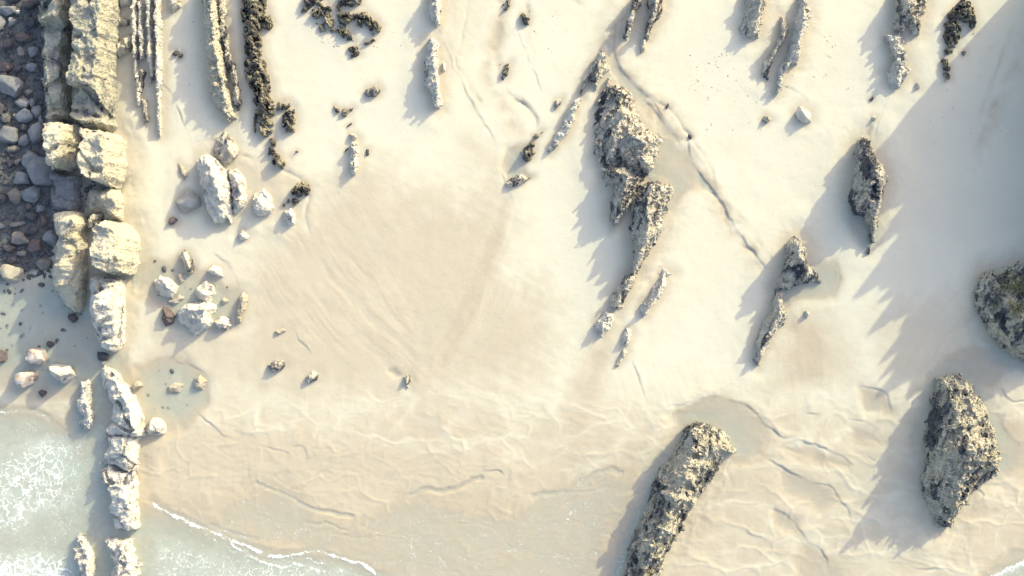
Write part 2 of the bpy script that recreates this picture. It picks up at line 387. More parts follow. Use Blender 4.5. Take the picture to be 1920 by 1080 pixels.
# name, style, h, outline, ridge, label, category, group, extra
BIG = [
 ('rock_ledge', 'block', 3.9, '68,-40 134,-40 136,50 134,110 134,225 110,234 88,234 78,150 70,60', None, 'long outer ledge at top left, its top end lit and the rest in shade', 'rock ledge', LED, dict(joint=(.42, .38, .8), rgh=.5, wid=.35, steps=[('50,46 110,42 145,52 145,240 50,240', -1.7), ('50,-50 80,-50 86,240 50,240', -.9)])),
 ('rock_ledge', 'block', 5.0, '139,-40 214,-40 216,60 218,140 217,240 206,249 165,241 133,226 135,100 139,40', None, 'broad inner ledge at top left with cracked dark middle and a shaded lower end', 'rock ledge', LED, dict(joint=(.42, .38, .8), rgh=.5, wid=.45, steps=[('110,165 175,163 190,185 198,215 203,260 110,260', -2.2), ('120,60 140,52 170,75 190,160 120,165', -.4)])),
 ('rock_ledge', 'cream', 4.8, '88,230 110,226 135,234 155,238 156,275 148,310 130,322 96,316 90,280', None, 'square cream block of the outer line, just below the long ledges', 'rock ledge', LED, dict(joint=(.42, .38, .8), rgh=.5, wid=.4)),
 ('rock_ledge', 'cream', 5.6, '165,243 208,248 230,262 237,310 232,340 222,353 190,346 165,336 158,300 162,262', None, 'large cream block of the inner line with horizontal cracks, level with the square one', 'rock ledge', LED, dict(joint=(.42, .38, .8), rgh=.5, wid=.4)),
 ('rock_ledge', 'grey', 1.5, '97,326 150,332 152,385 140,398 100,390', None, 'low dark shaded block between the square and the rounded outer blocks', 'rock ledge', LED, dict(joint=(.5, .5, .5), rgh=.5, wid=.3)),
 ('rock_ledge', 'cream', 3.6, '160,352 222,354 232,370 233,412 200,416 185,402 152,406 153,370', '205,360,4.0 212,408,3.8', 'half shaded low block of the inner line with its right side lit', 'rock ledge', LED, dict(joint=(.5, .5, .5), rgh=.5)),
 ('boulder', 'cream', 3.4, '167,410 190,404 192,420 169,427', None, 'small cream stone wedged in the cleft between two tall blocks', 'boulder', LED, dict(wid=.3)),
 ('rock_ledge', 'cream', 4.4, '107,402 130,394 155,402 166,420 164,480 163,540 156,578 148,586 120,572 103,540 106,470 110,440', '128,410,5.0 148,440,5.0 150,500,4.8 155,560,3.6', 'tall rounded block of the outer line with dark lower left flank', 'rock ledge', LED, dict(p=.32, joint=(.42, .38, .8), rgh=.5)),
 ('rock_ledge', 'cream', 5.2, '180,427 205,412 245,425 262,450 261,495 252,515 215,516 195,511 178,500', None, 'bulky cream block of the inner line with a pitted dark lower half', 'rock ledge', LED, dict(joint=(.42, .38, .8), rgh=.5, wid=.5)),
 ('rock_ledge', 'white', 4.4, '172,521 190,516 234,525 236,600 230,640 220,660 205,655 180,645 170,600 168,560', '210,530,4.6 205,570,5.4 215,610,5.6 218,645,4.4', 'pale pointed block at the lower end of the inner line, shaded on its left', 'rock ledge', LED, dict(p=.42, joint=(.42, .38, .8), rgh=.5)),
 ('rock_ledge', 'white', 2.5, '195,683 210,690 235,720 250,745 266,780 268,812 245,815 205,812 196,806 208,790 212,760 195,725 190,700', '203,692,1.8 225,735,2.6 240,770,2.8 248,805,2.6', 'pale wedge-shaped rock rising from the greenish pool, below the pointed block', 'rock ledge', 'pale rocks strung along the lower left ridge', dict(p=.4, joint=(.42, .38, .8), rgh=.5)),
 ('rock_ledge', 'white', 2.5, '196,818 245,817 262,820 258,850 258,872 240,885 215,875 190,868 192,850 204,840', '225,825,2.6 230,865,2.6', 'pale blocky rock with a dark notch, middle of the lower left ridge', 'rock ledge', 'pale rocks strung along the lower left ridge', dict(p=.35, joint=(.42, .38, .8), rgh=.5)),
 ('rock_ledge', 'white', 2.5, '205,876 240,888 258,875 257,930 257,985 240,990 215,985 205,950 214,930 195,905 192,885', '240,880,2.6 250,920,2.3 245,945,2.5 253,975,2.0', 'long low rock at the foot of the lower left ridge with two shaded hollows', 'rock ledge', 'pale rocks strung along the lower left ridge', dict(p=.4, joint=(.42, .38, .8), rgh=.5)),
 ('shore_rock', 'white', 1.7, '152,722 165,714 173,735 170,750 176,775 171,800 155,806 148,790 158,780 140,768 142,755 151,745', '165,722,1.5 163,755,1.6 168,795,1.5', 'narrow pale rock alone in the shaded water left of the lower ridge', 'rock', 'pale rocks strung along the lower left ridge', dict(p=.45)),
 ('shore_rock', 'white', 1.7, '148,1003 160,1008 175,1030 181,1055 173,1100 148,1100 146,1055 140,1040', '157,1012,1.4 165,1050,1.8 162,1090,1.6', 'cluster of knobbly pale rock at the bottom edge beside the foam', 'rock', 'pale rocks strung along the lower left ridge', dict(p=.4, rough=.4)),
 ('shore_rock', 'white', 1.9, '204,1010 250,1012 253,1036 263,1060 250,1100 205,1100 214,1060 202,1025', '228,1018,1.9 235,1055,2.0 228,1095,1.9', 'wider knobbly pale rock at the bottom edge below the lower left ridge', 'rock', 'pale rocks strung along the lower left ridge', dict(p=.4, rough=.42)),
 # slabs
 ('slab_ridge', 'white', 1.9, '250,-20 258,-20 259,40 258,80 261,120 264,150 263,192 256,186 254,140 250,100 249,40', '254,-20,1.9 254,90,1.7 259,188,1.0', 'leftmost thin white slab standing on edge in the sand', 'slab ridge', G_SL, dict(p=.3, edge=.12)),
 ('slab_ridge', 'white', 1.7, '260,5 268,8 271,60 272,105 265,111 262,70 260,30', '264,10,1.7 267,100,1.5', 'short thin white slab touching the leftmost slab', 'slab ridge', G_SL, dict(p=.3, edge=.12)),
 ('slab_ridge', 'darkmix', 1.1, '263,130 271,135 271,150 266,174 261,168', None, 'small dark stub in line below the short white slab', 'slab ridge', G_SL, dict(wid=.25)),
 ('slab_ridge', 'darkmix', 1.0, '264,182 275,190 280,225 277,240 270,232 266,205', '268,186,1.0 276,234,.8', 'dark ragged stub at the lower end of the leftmost slab line', 'slab ridge', G_SL, dict()),
 ('slab_ridge', 'white', 1.8, '277,-20 284,-20 286,50 289,80 288,120 291,140 284,151 280,110 277,60', '281,-20,1.9 284,70,1.8 287,145,1.1', 'thin white slab in the middle of the slab group', 'slab ridge', G_SL, dict(p=.3, edge=.12)),
 ('slab_ridge', 'white', 1.9, '291,-20 299,-20 301,50 303,110 305,150 304,200 304,245 298,251 294,210 296,160 293,100 290,40', '295,-20,2.0 299,120,1.9 300,245,.9', 'longest of the thin white slabs, its lower end dark and low', 'slab ridge', G_SL, dict(p=.3, edge=.14)),
 ('slab_ridge', 'cream', 2.6, '377,-20 402,-20 408,30 416,80 426,140 434,190 440,214 428,223 410,202 396,170 390,120 387,60 381,30', '392,-20,2.8 403,90,2.6 415,160,2.4 432,212,1.4', 'thick cream slab ridge curving down to a pool of shade, pitted along its left side', 'slab ridge', G_SL, dict(p=.35, rough=.3, stratum=(-76, 1.2, .35))),
 ('slab_ridge', 'darkmix', 1.6, '411,-12 420,-5 424,45 429,90 441,130 451,165 453,188 446,202 438,180 431,140 423,110 416,70', '416,-5,1.5 426,90,1.5 447,190,.9', 'narrow brownish ridge hugging the right side of the thick cream slab', 'slab ridge', G_SL, dict(p=.4)),
 ('slab_ridge', 'mussel', 1.2, '452,-20 496,-20 497,20 489,60 487,100 500,130 505,165 512,200 508,240 490,251 478,240 479,200 478,165 462,150 460,100 458,60 455,30', '470,-20,1.3 474,90,1.3 490,160,1.2 494,240,.9', 'long dark mussel-crusted ridge at the right of the slab group', 'slab ridge', G_SL, dict(p=.35, rough=.42)),
 # mussel outcrops
 ('mussel_outcrop', 'mussel', .7, '491,32 504,28 513,44 506,55 492,50', None, 'small round dark clump just right of the long mussel ridge top', 'outcrop', G_MU, dict(rough=.4)),
 ('mussel_outcrop', 'mussel', .7, '522,190 538,187 544,198 532,207 520,203', None, 'small dark lump above the two-lobed clump right of the mussel ridge', 'outcrop', G_MU, dict(rough=.35)),
 ('mussel_outcrop', 'mussel', .8, '532,206 549,203 554,222 551,244 534,247 528,236', None, 'upright dark two-lobed clump right of the lower end of the mussel ridge', 'outcrop', G_MU, dict(rough=.45)),
 ('mussel_outcrop', 'mussel', 1.0, '502,262 513,261 518,285 534,305 534,318 515,311 505,298', '508,266,1.0 526,310,.8', 'dark lump with a pool of shade, below the long mussel ridge', 'outcrop', G_MU, dict(rough=.4)),
 ('mussel_outcrop', 'mussel', .4, '544,291 556,283 558,285 547,293', None, 'tiny dark splinter alone on sand between two dark clumps', 'outcrop', G_MU, dict(wid=.15)),
 ('mussel_outcrop', 'mussel', .9, '547,353 560,342 573,343 581,354 579,364 560,368 547,363', None, 'dark split clump ringed by a curved rill', 'outcrop', G_MU, dict(rough=.45)),
 ('mussel_outcrop', 'mussel', .6, '547,374 562,370 561,378 551,386', None, 'small dark clump directly under the split one', 'outcrop', G_MU, dict()),
 ('mussel_outcrop', 'mussel', .5, '529,384 541,374 542,379 533,389', None, 'slim dark clump left of a white boulder', 'outcrop', G_MU, dict()),
 ('mussel_outcrop', 'mussel', .6, '568,-10 590,-12 606,0 600,10 586,8 576,21 568,22', None, 'dark clump at the top left end of the mussel bed', 'outcrop', G_MU, dict(rough=.5, stratum=(-50, 1.6, .5))),
 ('mussel_outcrop', 'mussel', .6, '586,18 600,12 613,22 629,45 629,60 614,58 600,36 586,32', None, 'streaky dark patch forming the left side of the mussel bed', 'outcrop', G_MU, dict(rough=.5, stratum=(-45, 1.5, .6))),
 ('mussel_outcrop', 'mussel', .5, '593,43 602,45 611,57 601,60', None, 'small detached dark wedge below the left side of the mussel bed', 'outcrop', G_MU, dict()),
 ('mussel_outcrop', 'mussel', .6, '603,10 612,12 630,13 642,-12 676,-12 675,10 650,12 634,22 614,20', None, 'dark patch round the little blue pool at the top edge', 'outcrop', G_MU, dict(rough=.5)),
 ('mussel_outcrop', 'mussel', .6, '632,26 645,22 661,26 663,36 650,50 640,46', None, 'compact dark knot in the centre of the mussel bed', 'outcrop', G_MU, dict(rough=.5)),
 ('mussel_outcrop', 'mussel', .5, '634,50 655,57 666,76 650,74 636,65', None, 'diagonal dark patch under the centre of the mussel bed', 'outcrop', G_MU, dict(rough=.5, stratum=(-40, 1.6, .5))),
 ('mussel_outcrop', 'mussel', .7, '663,26 685,22 700,34 713,48 711,58 700,66 692,52 684,43 678,50 668,46', None, 'curved dark arm forming the right side of the mussel bed', 'outcrop', G_MU, dict(rough=.55)),
 ('mussel_outcrop', 'mussel', .4, '684,80 699,72 703,75 688,83', None, 'thin dark bar below the curved arm of the mussel bed', 'outcrop', G_MU, dict(wid=.2)),
 ('mussel_outcrop', 'mussel', .6, '653,89 664,86 675,92 673,103 660,107', None, 'rounded dark lump, lowest of the mussel bed', 'outcrop', G_MU, dict(rough=.45)),
 ('mussel_outcrop', 'mussel', .6, '627,199 634,204 650,206 661,203 652,215 643,219 632,212', None, 'bent dark wedge on open sand below the mussel bed', 'outcrop', G_MU, dict()),
 ('mussel_outcrop', 'mussel', .6, '976,28 985,21 993,35 991,45 978,43', None, 'round dark tuft on open sand at the top centre', 'outcrop', G_MU, dict(rough=.4)),
 ('mussel_outcrop', 'mussel', .7, '936,119 946,122 957,117 953,130 950,146 940,148 942,132', None, 'forked dark rock beside the looping rill at the top centre', 'outcrop', G_MU, dict(rough=.3)),
 ('mussel_outcrop', 'mussel', .7, '943,6 955,-2 955,10 946,25', None, 'small dark rock at the head of the looping rill', 'outcrop', G_MU, dict()),
 ('mussel_outcrop', 'mussel', .7, '1774,32 1795,8 1812,-4 1824,8 1828,34 1825,58 1815,42 1803,38 1790,36', None, 'upper arching part of the dark patch in the shade at the top right', 'outcrop', G_MU, dict(rough=.5)),
 ('mussel_outcrop', 'mussel', .7, '1772,44 1788,38 1802,46 1800,70 1793,86 1780,88 1771,74', None, 'lower dense part of the dark patch in the shade at the top right', 'outcrop', G_MU, dict(rough=.5)),
 ('mussel_outcrop', 'mussel', .5, '1774,92 1788,92 1786,104 1772,107', None, 'broken dark scraps just under the dark patch in the shade', 'outcrop', G_MU, dict(edge=.6)),
 ('mussel_outcrop', 'mussel', .6, '1763,121 1770,111 1778,112 1782,126 1782,146 1774,148 1768,134', None, 'isolated dark clump at the lower tip of the dark patch in the shade', 'outcrop', G_MU, dict(rough=.4)),
 ('mussel_outcrop', 'mussel', .35, '1798,99 1812,93 1814,98 1806,104', None, 'tiny dark scrap right of the clumps in the shade', 'outcrop', G_MU, dict(edge=.5)),
 # rocks left-centre
 ('shore_rock', 'cream', .9, '217,82 232,70 246,66 250,76 242,95 226,104 216,99', None, 'yellowish rock in shade between the inner ledge and the slabs', 'rock', G_BL, dict(rough=.3)),
 ('shore_rock', 'weedy', .6, '218,32 240,36 246,43 230,49 218,43', None, 'weedy low rock above the yellowish one beside the inner ledge', 'rock', G_BL, dict()),
 ('shore_rock', 'white', .9, '219,-12 248,-12 246,8 226,9', None, 'pale rock at the top edge between the inner ledge and the slabs', 'rock', G_BL, dict()),
 ('shore_rock', 'mixed', .9, '315,-12 342,-12 339,12 326,21 316,14', None, 'speckled rock at the top edge right of the thin slabs', 'rock', G_BL, dict()),
 ('shore_rock', 'darkmix', 1.4, '408,263 420,251 431,259 443,276 442,291 430,303 415,305 407,295 402,280', '424,262,1.3 430,290,1.5', 'speckled boulder, black on its left, below the thick cream slab', 'rock', G_BL, dict(rough=.3)),
 ('shore_rock', 'white', 2.9, '378,301 392,297 408,308 420,325 430,350 434,395 431,410 424,402 415,412 403,412 392,388 384,366 378,340 372,315', '388,304,2.9 402,335,3.1 410,370,2.9 416,405,1.8', 'tall pale fin rock with curving grooves, casting a wide shadow', 'rock', G_BL, dict(p=.45, stratum=(-68, .9, .7), rough=.14)),
 ('shore_rock', 'white', 1.6, '428,323 440,321 458,335 461,365 456,385 440,396 434,380 431,350', '438,328,1.4 450,360,1.7 446,385,1.3', 'pale lumpy rock pressed against the right of the fin rock', 'rock', G_BL, dict(rough=.3)),
 ('shore_rock', 'tan', .5, '334,307 345,314 350,330 345,336 336,322', None, 'thin tan flake on the sand left of the fin rock', 'rock', G_BL, dict()),
 ('shore_rock', 'white', 1.3, '475,365 490,358 503,365 509,385 505,400 490,404 477,398 472,380', None, 'round pitted white boulder right of the fin rock', 'rock', G_BL, dict(rough=.32, wid=.8)),
 ('shore_rock', 'white', 1.6, '531,397 545,393 553,405 551,418 540,422 532,411', '542,398,1.6 546,416,1.3', 'smooth white boulder with a blue shadow, under the dark clumps', 'rock', G_BL, dict()),
 ('shore_rock', 'white', .8, '447,438 455,432 467,442 462,450 450,450', None, 'little white rock left of the sand fan', 'rock', G_BL, dict()),
 ('shore_rock', 'darkmix', 1.0, '337,484 345,473 353,478 363,498 360,511 350,512 345,497', '345,478,1.0 356,506,1.0', 'crooked black and white rock at the head of the pool', 'rock', G_BL, dict()),
 ('shore_rock', 'tan', .5, '333,515 341,514 345,526 338,532', None, 'small brown stone just below the crooked rock', 'rock', G_BL, dict()),
 ('shore_rock', 'white', .9, '387,509 398,500 410,503 417,517 404,516', None, 'white flat-topped rock right of the crooked rock', 'rock', G_BL, dict()),
 ('shore_rock', 'white', 1.7, '288,529 300,518 313,522 331,539 323,556 305,551 292,544', '300,523,1.5 320,545,1.8', 'bright white wedge, leftmost rock in the pool', 'rock', G_BL, dict(rough=.08)),
 ('shore_rock', 'white', 1.3, '369,541 385,530 399,538 401,552 388,567 372,561 366,551', None, 'rounded white rock at the top of the pool', 'rock', G_BL, dict(wid=.8)),
 ('shore_rock', 'red', .8, '307,577 317,582 327,592 323,605 310,609 303,597 305,585', None, 'rust-red stone at the lower left of the pool', 'rock', G_BL, dict()),
 ('shore_rock', 'white', 2.4, '335,586 350,572 380,567 401,575 403,582 391,595 399,603 385,615 365,623 348,611 334,600', '352,582,2.1 380,580,2.5 378,606,2.2', 'largest pale rock in the pool, split in two and casting a long shadow', 'rock', G_BL, dict(crack=.3, rough=.25)),
 ('shore_rock', 'white', 1.1, '402,604 415,596 428,598 433,610 424,618 405,612', None, 'white egg-shaped rock at the lower right of the pool', 'rock', G_BL, dict()),
 ('shore_rock', 'tan', 1.2, '446,562 455,552 463,560 459,580 451,600 441,606 443,582', '455,558,1.1 448,598,1.1', 'upright tan rock closing the right side of the pool', 'rock', G_BL, dict()),
 ('shore_rock', 'tan', .5, '412,563 420,559 427,565 418,571', None, 'small tan stone standing in the middle of the pool', 'rock', G_BL, dict()),
 ('shore_rock', 'tan', .35, '314,566 334,555 343,559 326,572', None, 'low tan stone awash beside the white wedge', 'rock', G_BL, dict()),
 ('shore_rock', 'white', 1.1, '275,796 285,787 300,787 309,800 305,812 290,816 275,812', None, 'squat pale rock right of the wedge-shaped ridge rock', 'rock', G_BL, dict(rough=.25)),
 ('shore_rock', 'tan', .5, '364,711 375,706 386,715 379,730 365,728', None, 'tan stone at the right end of the greenish pool', 'rock', G_BL, dict()),
 ('shore_rock', 'tan', .3, '315,726 325,718 341,722 336,735 318,736', None, 'flat stone awash in the middle of the greenish pool', 'rock', G_BL, dict()),
 # centre small
 ('shore_rock', 'tan', .5, '514,621 530,616 539,620 521,629', None, 'small tan wedge under a curved rill, uppermost of three on the wet sand', 'rock', 'small rocks on the wet sand', dict()),
 ('shore_rock', 'darkmix', .8, '502,686 512,677 528,675 534,685 525,697 508,697', None, 'black and white rock, left of the pair on the wet sand', 'rock', 'small rocks on the wet sand', dict(rough=.25)),
 ('shore_rock', 'darkmix', .8, '573,706 585,697 598,702 595,712 578,718', None, 'dark rock with an ochre rim, right of the pair on the wet sand', 'rock', 'small rocks on the wet sand', dict(rough=.25)),
 ('shore_rock', 'mixed', .7, '757,706 768,703 771,713 763,721 757,716', None, 'small grey rock where the fan lines meet', 'rock', 'small rocks on the wet sand', dict(wid=.3)),
 ('shore_rock', 'tan', .4, '761,722 768,722 767,729 762,728', None, 'pebble-sized rock just below the one where the fan lines meet', 'rock', 'small rocks on the wet sand', dict(wid=.2)),
 ('shore_rock', 'darkmix', .8, '687,166 705,160 713,170 706,181 690,182 684,175', None, 'white-rimmed dark rock alone on the upper sand', 'rock', 'small rocks on the dry sand', dict(rough=.3)),
 ('shore_rock', 'white', .9, '657,268 672,268 674,285 670,300 672,318 665,328 658,325 656,300', '664,272,.8 665,322,.9', 'stack of small white knobs in a short upright row', 'rock', 'small rocks on the dry sand', dict(rough=.5)),
 ('shore_rock', 'mixed', .5, '654,249 668,252 670,260 660,262', None, 'tiny speckled stone above the row of white knobs', 'rock', 'small rocks on the dry sand', dict(wid=.2)),
 ('shore_rock', 'dark', .35, '686,279 692,278 692,291 687,292', None, 'tiny dark stone right of the row of white knobs', 'rock', 'small rocks on the dry sand', dict(wid=.2)),
 ('shore_rock', 'dark', .3, '647,281 652,276 653,280 648,284', None, 'tiny dark stone left of the row of white knobs', 'rock', 'small rocks on the dry sand', dict(wid=.2)),
 ('shore_rock', 'dark', .3, '649,236 659,230 660,233 651,240', None, 'tiny dark splinter under the bent dark wedge', 'rock', 'small rocks on the dry sand', dict(wid=.2)),
 ('shore_rock', 'white', .35, '829,118 834,118 835,132 830,133', None, 'slim pale stone right of the upright white ridge', 'rock', 'small rocks on the dry sand', dict(wid=.2)),
 ('ridge_rock', 'white', 2.0, '804,-20 826,-20 828,20 826,45 818,49 811,36 803,24', '817,-20,2.4 819,15,2.1 821,44,1.2', 'white ridge cut by the top edge, left of centre', 'rock ridge', G_MID, dict(stratum=(35, 1.8, .35))),
 ('ridge_rock', 'white', 2.1, '800,78 810,72 821,88 822,140 827,170 825,199 816,201 810,175 799,160 796,130 800,100', '810,80,1.6 814,120,2.0 819,160,2.2 820,195,1.3', 'narrow upright white ridge with a blue jagged shadow on its left', 'rock ridge', G_MID, dict(p=.4, stratum=(30, 1.8, .45))),
 # upper middle
 ('ridge_rock', 'mixed', 2.0, '1190,-14 1203,-14 1202,10 1192,30 1186,50 1177,75 1169,72 1172,45 1181,18', '1196,-12,2.0 1184,35,1.9 1175,70,1.1', 'slim leaning ridge at the top centre right, left one of a pair', 'rock ridge', G_MID, dict()),
 ('ridge_rock', 'mixed', 1.9, '1217,-20 1240,-20 1246,10 1240,30 1226,50 1216,70 1208,68 1210,45 1218,25 1213,8', '1230,-15,2.0 1228,25,1.9 1214,62,1.1', 'broader leaning ridge at the top centre right, right one of a pair', 'rock ridge', G_MID, dict(rough=.3)),
 ('ridge_rock', 'mixed', .8, '1203,74 1213,72 1209,95 1200,102', None, 'small stub below the broader leaning ridge', 'rock ridge', G_MID, dict()),
 ('ridge_rock', 'mixed', 1.3, '1089,160 1112,115 1130,92 1139,108 1141,130 1126,150 1118,166 1102,152 1092,178 1087,172', '1130,100,1.3 1118,135,1.4 1094,168,1.1', 'pointed speckled outcrop where the two streams part', 'rock ridge', G_MID, dict(rough=.32)),
 ('ridge_rock', 'mixed', .6, '1117,193 1125,178 1136,158 1141,142 1144,150 1134,180 1122,195', None, 'thin crumbling strip between the pointed outcrop and the big crusted rock', 'rock ridge', G_MID, dict(wid=.25)),
 ('ridge_rock', 'mixed', .5, '1041,190 1056,182 1050,195 1042,206', None, 'tiny speckled rock at the upper left of the diagonal row', 'rock ridge', G_MID, dict(wid=.25)),
 ('ridge_rock', 'white', 1.0, '1075,196 1084,185 1088,190 1077,215 1071,235 1061,255 1046,268 1033,286 1029,276 1049,248 1062,216', '1082,190,.9 1066,240,1.0 1036,278,.7', 'long diagonal row of white teeth with a thin blue shadow', 'rock ridge', G_MID, dict(rough=.4, p=.35)),
 ('ridge_rock', 'mussel', .4, '999,257 1015,243 1018,246 1004,261', None, 'thin dark splinter above the small pool', 'rock ridge', G_MID, dict(wid=.2)),
 ('ridge_rock', 'mussel', .9, '977,290 990,270 1001,265 1003,280 995,300 985,302', '996,270,.9 984,296,.8', 'dark rock standing beside the small pool', 'rock ridge', G_MID, dict(rough=.3)),
 ('ridge_rock', 'mixed', .6, '948,346 958,331 976,328 988,334 998,330 976,346 956,350', None, 'low speckled rocks at the foot of the small pool', 'rock ridge', G_MID, dict(rough=.3)),
 ('ridge_rock', 'mixed', 2.5, '1142,166 1155,162 1170,165 1185,180 1195,200 1205,235 1234,250 1240,265 1232,290 1225,310 1213,321 1190,322 1160,310 1133,312 1126,300 1117,285 1115,260 1118,215 1131,195 1128,180', '1160,168,1.4 1168,210,2.1 1180,250,2.6 1205,262,2.7 1208,300,2.3', 'biggest crusted rock of the upper middle, cream above and dark below', 'rock ridge', G_MID, dict(rough=.42, p=.8)),
 ('ridge_rock', 'darkmix', 2.7, '1133,320 1145,312 1170,314 1200,322 1215,322 1210,332 1196,350 1190,370 1176,395 1161,415 1152,421 1144,402 1148,370 1150,347 1136,350', '1150,318,2.6 1176,330,2.9 1172,360,2.7 1162,395,2.3 1154,416,1.0', 'triangular rock tapering down from the biggest crusted rock, black along its left', 'rock ridge', G_MID, dict(rough=.3)),
 ('ridge_rock', 'darkmix', 3.2, '1203,348 1225,338 1250,341 1266,355 1263,375 1252,400 1242,440 1225,467 1208,495 1200,516 1184,515 1184,495 1188,465 1180,440 1180,400 1183,370 1194,356', '1222,350,3.0 1216,385,3.3 1214,430,3.1 1208,455,2.7 1197,492,2.2 1190,510,1.6', 'tall narrow crusted rock beside the blue-green pool, black left flank', 'rock ridge', G_MID, dict(rough=.34)),
 ('ridge_rock', 'mixed', 1.8, '1172,519 1190,512 1196,520 1181,545 1176,560 1165,580 1154,580 1144,575 1146,555 1160,535', '1186,520,1.8 1170,548,1.8 1156,574,1.3', 'tapering tail of rock below the tall narrow one', 'rock ridge', G_MID, dict(rough=.3)),
 ('ridge_rock', 'white', 1.5, '1136,584 1148,590 1150,600 1147,612 1136,620 1128,629 1118,616 1118,600', '1140,592,1.5 1128,614,1.5', 'round pale knob ending the tail of rock', 'rock ridge', G_MID, dict(rough=.3)),
 ('ridge_rock', 'white', 1.3, '1240,510 1263,515 1247,521 1249,535 1241,555 1221,575 1215,590 1208,596 1200,580 1203,565 1215,558 1220,545 1235,525', '1242,520,1.0 1235,545,1.3 1210,578,1.3', 'slanted white rock with a hooked top, right of the tail of rock', 'rock ridge', G_MID, dict(rough=.28)),
 ('ridge_rock', 'white', 1.0, '1174,616 1185,619 1183,640 1173,650 1168,644 1168,632', None, 'small white rock below the slanted one', 'rock ridge', G_MID, dict()),
 ('ridge_rock', 'mixed', .7, '1169,656 1176,660 1168,676 1160,686 1155,683 1163,668', None, 'small dark-tipped rock, lowest of the middle chain', 'rock ridge', G_MID, dict()),
 # big stacks
 ('rock_stack', 'weedy', 4.0, '1280,802 1310,790 1335,795 1356,810 1381,846 1362,860 1350,880 1335,905 1315,930 1300,960 1286,985 1275,1002 1265,1022 1247,1050 1235,1110 1168,1110 1170,1070 1180,1035 1190,1000 1200,970 1215,950 1220,910 1235,880 1265,840', '1305,802,3.4 1300,850,4.1 1285,895,4.2 1268,950,4.0 1240,1000,3.7 1215,1050,3.5 1200,1105,3.4', 'long crusted rock lying diagonally at the bottom with a pale right edge', 'rock stack', 'large weed-crusted rocks', dict(joint=(.6, .6, .7), rough=.42, p=.5, crack=.25)),
 ('rock_stack', 'weedy', 5.2, '1756,710 1780,700 1802,703 1824,722 1846,755 1866,800 1880,835 1882,882 1866,906 1836,920 1826,930 1820,950 1800,965 1786,993 1765,991 1750,976 1745,955 1732,930 1730,900 1735,850 1730,820 1735,790 1745,765 1740,745 1755,735', '1778,712,3.4 1795,760,4.6 1815,815,5.7 1822,860,6.0 1808,900,4.8 1798,940,3.4 1778,982,1.8', 'huge lumpy weed-crusted rock at the lower right casting a long pointed shadow', 'rock stack', 'large weed-crusted rocks', dict(joint=(.6, .6, .7), rough=.5, p=.5, crack=.3)),
 ('rock_stack', 'darkmix', 3.9, '1610,262 1620,256 1636,266 1646,290 1663,320 1666,340 1656,370 1649,400 1644,430 1635,454 1630,430 1624,414 1600,403 1590,372 1596,350 1600,320 1605,290', '1622,262,2.6 1632,296,3.4 1652,332,4.2 1650,362,3.9 1642,400,3.2 1636,446,1.6', 'dark leaf-shaped rock on the edge of the great shade with a bright crest', 'rock stack', 'large weed-crusted rocks', dict(joint=(.6, .6, .7), rough=.3, p=.5)),
 ('rock_stack', 'darkmix', 3.6, '1475,456 1490,442 1510,448 1516,470 1521,500 1536,508 1546,530 1530,528 1500,536 1470,546 1452,542 1460,510 1475,480', '1496,450,3.4 1502,480,3.9 1514,508,3.0 1536,520,1.2', 'black pyramid-like rock with white right-hand blocks, left of the great shade', 'rock stack', 'large weed-crusted rocks', dict(joint=(.6, .6, .7), rough=.28, p=.5)),
 ('ridge_rock', 'mixed', 1.8, '1452,547 1468,546 1466,570 1479,590 1471,610 1451,625 1441,650 1431,660 1424,686 1415,670 1418,640 1430,605 1445,580', '1460,555,1.6 1462,595,1.9 1438,632,1.6 1424,672,1.0', 'knobbly tail of rock running down from the black pyramid', 'rock ridge', G_RT, dict(rough=.35)),
 ('shore_rock', 'white', .7, '1508,584 1515,582 1519,591 1512,599', None, 'small white stone alone on wet sand below the black pyramid', 'rock', 'small rocks on the wet sand', dict(wid=.3)),
 ('shore_rock', 'mixed', .5, '1626,466 1632,464 1631,476 1626,476', None, 'tiny stone just below the tip of the dark leaf-shaped rock', 'rock', 'small rocks on the wet sand', dict(wid=.2)),
 ('ridge_rock', 'mixed', 2.0, '1397,-20 1442,-20 1436,10 1428,45 1424,66 1412,69 1396,66 1388,50 1400,30 1400,10', '1425,-18,2.0 1424,25,1.9 1416,55,1.3', 'dark-speckled ridge cut by the top edge, leftmost of the top right group', 'rock ridge', G_RT, dict(rough=.35)),
 ('ridge_rock', 'mixed', 1.8, '1462,30 1475,40 1479,60 1462,90 1446,120 1440,146 1430,141 1432,115 1455,85 1465,55', '1470,40,1.6 1468,65,1.8 1436,136,1.0', 'thin leaning ridge, second from the left of the top right group', 'rock ridge', G_RT, dict(rough=.3)),
 ('ridge_rock', 'white', 2.1, '1500,-8 1514,2 1519,35 1511,60 1506,75 1501,100 1495,120 1481,126 1471,142 1466,165 1456,176 1457,150 1464,125 1479,100 1485,70 1490,40', '1508,5,2.0 1505,50,2.2 1492,95,2.0 1462,160,1.1', 'long pale jagged ridge ending in a point, third of the top right group', 'rock ridge', G_RT, dict(rough=.35)),
 ('ridge_rock', 'mixed', 2.4, '1680,-20 1736,-20 1741,10 1736,25 1728,30 1725,60 1708,62 1700,42 1692,60 1676,56 1672,50 1678,20', '1700,-18,2.5 1706,15,2.5 1720,45,1.5', 'wide speckled ridge cut by the top edge, rightmost of the top right group', 'rock ridge', G_RT, dict(rough=.4)),
 ('ridge_rock', 'white', 2.0, '1660,68 1690,64 1700,95 1702,120 1709,131 1696,150 1680,163 1668,156 1660,136 1670,125 1679,110 1671,90', '1672,72,1.7 1688,100,2.0 1686,140,1.8', 'white splintered ridge directly below the wide speckled one', 'rock ridge', G_RT, dict(rough=.45)),
